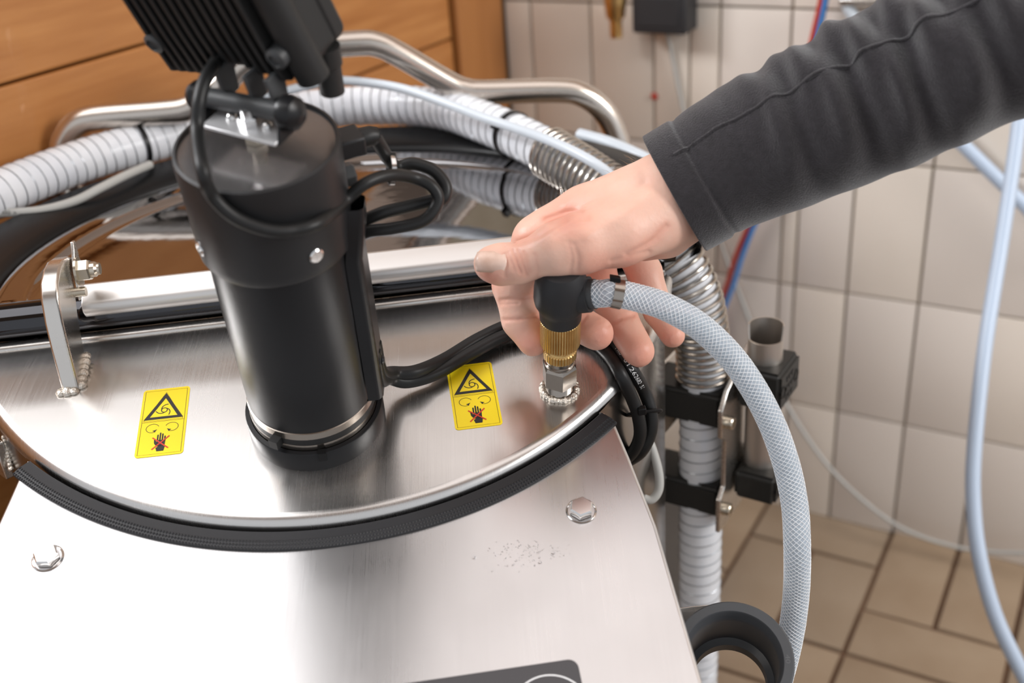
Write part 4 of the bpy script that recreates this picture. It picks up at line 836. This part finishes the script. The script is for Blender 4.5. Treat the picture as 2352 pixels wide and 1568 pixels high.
co2 = co + nr * dsp[:, None]; me2.vertices.foreach_set('co', co2.astype(np.float32).ravel()); me2.update()
at_ = me2.attributes.new('redness', 'FLOAT', 'POINT'); at_.data.foreach_set('value', red.astype(np.float32))
for p in me2.polygons: p.use_smooth = True
# thumb nail
nf = unit(unit(CAM - D(1124, 607, .65)) + ZUP * .12); nt_ = unit(D(1096, 606, .650) - D(1150, 608, .648)); nt_ = unit(nt_ - nf * (nt_ @ nf)); ns = np.cross(nf, nt_)
nc = D(1126, 606, .649); rows = []
for i in range(9):
    u = i / 8; ln = -.0082 + .0156 * u; row = []
    for j in range(9):
        v = (j / 8) * 2 - 1; e_ = (.0012 * (1 - v * v) if u > .7 else 0) - (.0016 * (1 - v * v) if u < .2 else 0)
        row.append(nc + nt_ * (ln + e_) + ns * .0058 * v * (1 - .10 * (2 * u - 1) ** 4) + nf * (.0158 - .0026 * v * v - .0034 * u - .0030 * max(0, u - .45) ** 1.6))
    rows.append(row)
mb = MB(); mb.add([p for r in rows for p in r], [(i * 9 + k, i * 9 + k + 1, (i + 1) * 9 + k + 1, (i + 1) * 9 + k) for i in range(8) for k in range(8)])
nl_ = ob('thumbnail', mb, M_nail, person, angle=180); so = nl_.modifiers.new('thick', 'SOLIDIFY'); so.thickness = .0008
# sleeve
SP = [D(1548, 446, .661), D(1620, 405, .656), D(1700, 360, .650), D(1850, 292, .636), D(2050, 197, .615), D(2200, 130, .598), D(2400, 40, .58), D(2650, -70, .56), D(2900, -180, .54)]
SR = [147, 149, 160, 176, 186, 192, 202, 215, 225]; SZ = [.661, .656, .650, .636, .615, .598, .58, .56, .54]
sp = spline(SP, 14); sr = np.interp(np.linspace(0, 1, len(sp)), np.linspace(0, 1, len(SP)), [a * b / FPX for a, b in zip(SR, SZ)])
T_, U_, B_ = frames(sp); vdir = unit(CAM - SP[2]); SEG = 72; vs = []; ns_ = len(sp)
uu = np.array([unit(np.cross(T_[i], vdir)) for i in range(ns_)]); vv = np.cross(uu, T_)           # uu: across the picture, vv: towards the lens
ds = np.r_[0, np.cumsum(np.linalg.norm(np.diff(sp, axis=0), axis=1))]
for i in range(ns_):
    for k in range(SEG):
        a = 2 * math.pi * k / SEG; s = ds[i]; fold = 0
        if s > .03:
            am = min(1, (s - .03) / .08)
            fold = am * (.0042 * math.sin(s * 190 + 1.6 * math.sin(a * 2 + s * 9) + .9 * a) * (.5 + .5 * math.cos(a - 2.1)) ** 1.5 + .0022 * math.sin(s * 340 + 2 * math.sin(a + 1) + s * s * 60) * (.5 + .5 * math.cos(a - 2.3)) ** 2 + .0010 * math.sin(s * 60 - 2 * a))
        hem = .0010 if s < .0195 else (-.0006 if s < .0225 else 0)
        r1 = sr[i] + fold + hem; r2 = sr[i] * .80 + fold + hem
        vs.append(sp[i] + uu[i] * r1 * math.cos(a) + vv[i] * r2 * math.sin(a))
inn = [sp[i] + uu[i] * (sr[i] - .003) * math.cos(2 * math.pi * k / SEG) + vv[i] * (sr[i] * .80 - .003) * math.sin(2 * math.pi * k / SEG) for i in (0, 6, 12, 18) for k in range(SEG)]
fs = [(i * SEG + k, i * SEG + (k + 1) % SEG, (i + 1) * SEG + (k + 1) % SEG, (i + 1) * SEG + k) for i in range(ns_ - 1) for k in range(SEG)]
b0_ = ns_ * SEG; fs += [(k, b0_ + k, b0_ + (k + 1) % SEG, (k + 1) % SEG) for k in range(SEG)] + [(b0_ + j * SEG + k, b0_ + (j + 1) * SEG + k, b0_ + (j + 1) * SEG + (k + 1) % SEG, b0_ + j * SEG + (k + 1) % SEG) for j in range(3) for k in range(SEG)] + [tuple(range((ns_ - 1) * SEG, ns_ * SEG))]
mb = MB().add(vs + inn, fs); slv = ob('sleeve', mb, M_fleece, person, angle=80); ss = slv.modifiers.new('sub', 'SUBSURF'); ss.levels = 1; ss.render_levels = 1
# seam along the upper side and hem stitch
sidx = [i for i in range(8, ns_)]; sa_ = None
pts = [V(*vs[i * SEG + 24]) for i in sidx]
mb = MB(); mb.tube(spline([p - (p - sp[i]) * .012 for p, i in zip(pts, sidx)][::2], 3), .0013, 8); ob('seam', mb, M_fleece, slv)
# hairs on the wrist
mb = MB()
for k in range(70):
    px = rng.uniform(1265, 1470); py = np.interp(px, [1200, 1250, 1340, 1480], [535, 482, 428, 348]) + rng.uniform(2, 26); b = D(px, py, .665 + rng.uniform(-.004, .006)); dr = unit(D(px - 26, py - 4 + rng.uniform(-12, 8), .668) - b) ; l_ = rng.uniform(.004, .008)
    mb.tube([b, b + dr * l_ * .5 + ZUP * .0008, b + dr * l_ + ZUP * .0006], [.00007, .00006, .00003], 3)
hr = ob('arm_hair', mb, M_hair, person); hr['kind'] = 'stuff'

for o in SC.objects:
    if '_o' in o: del o['_o']
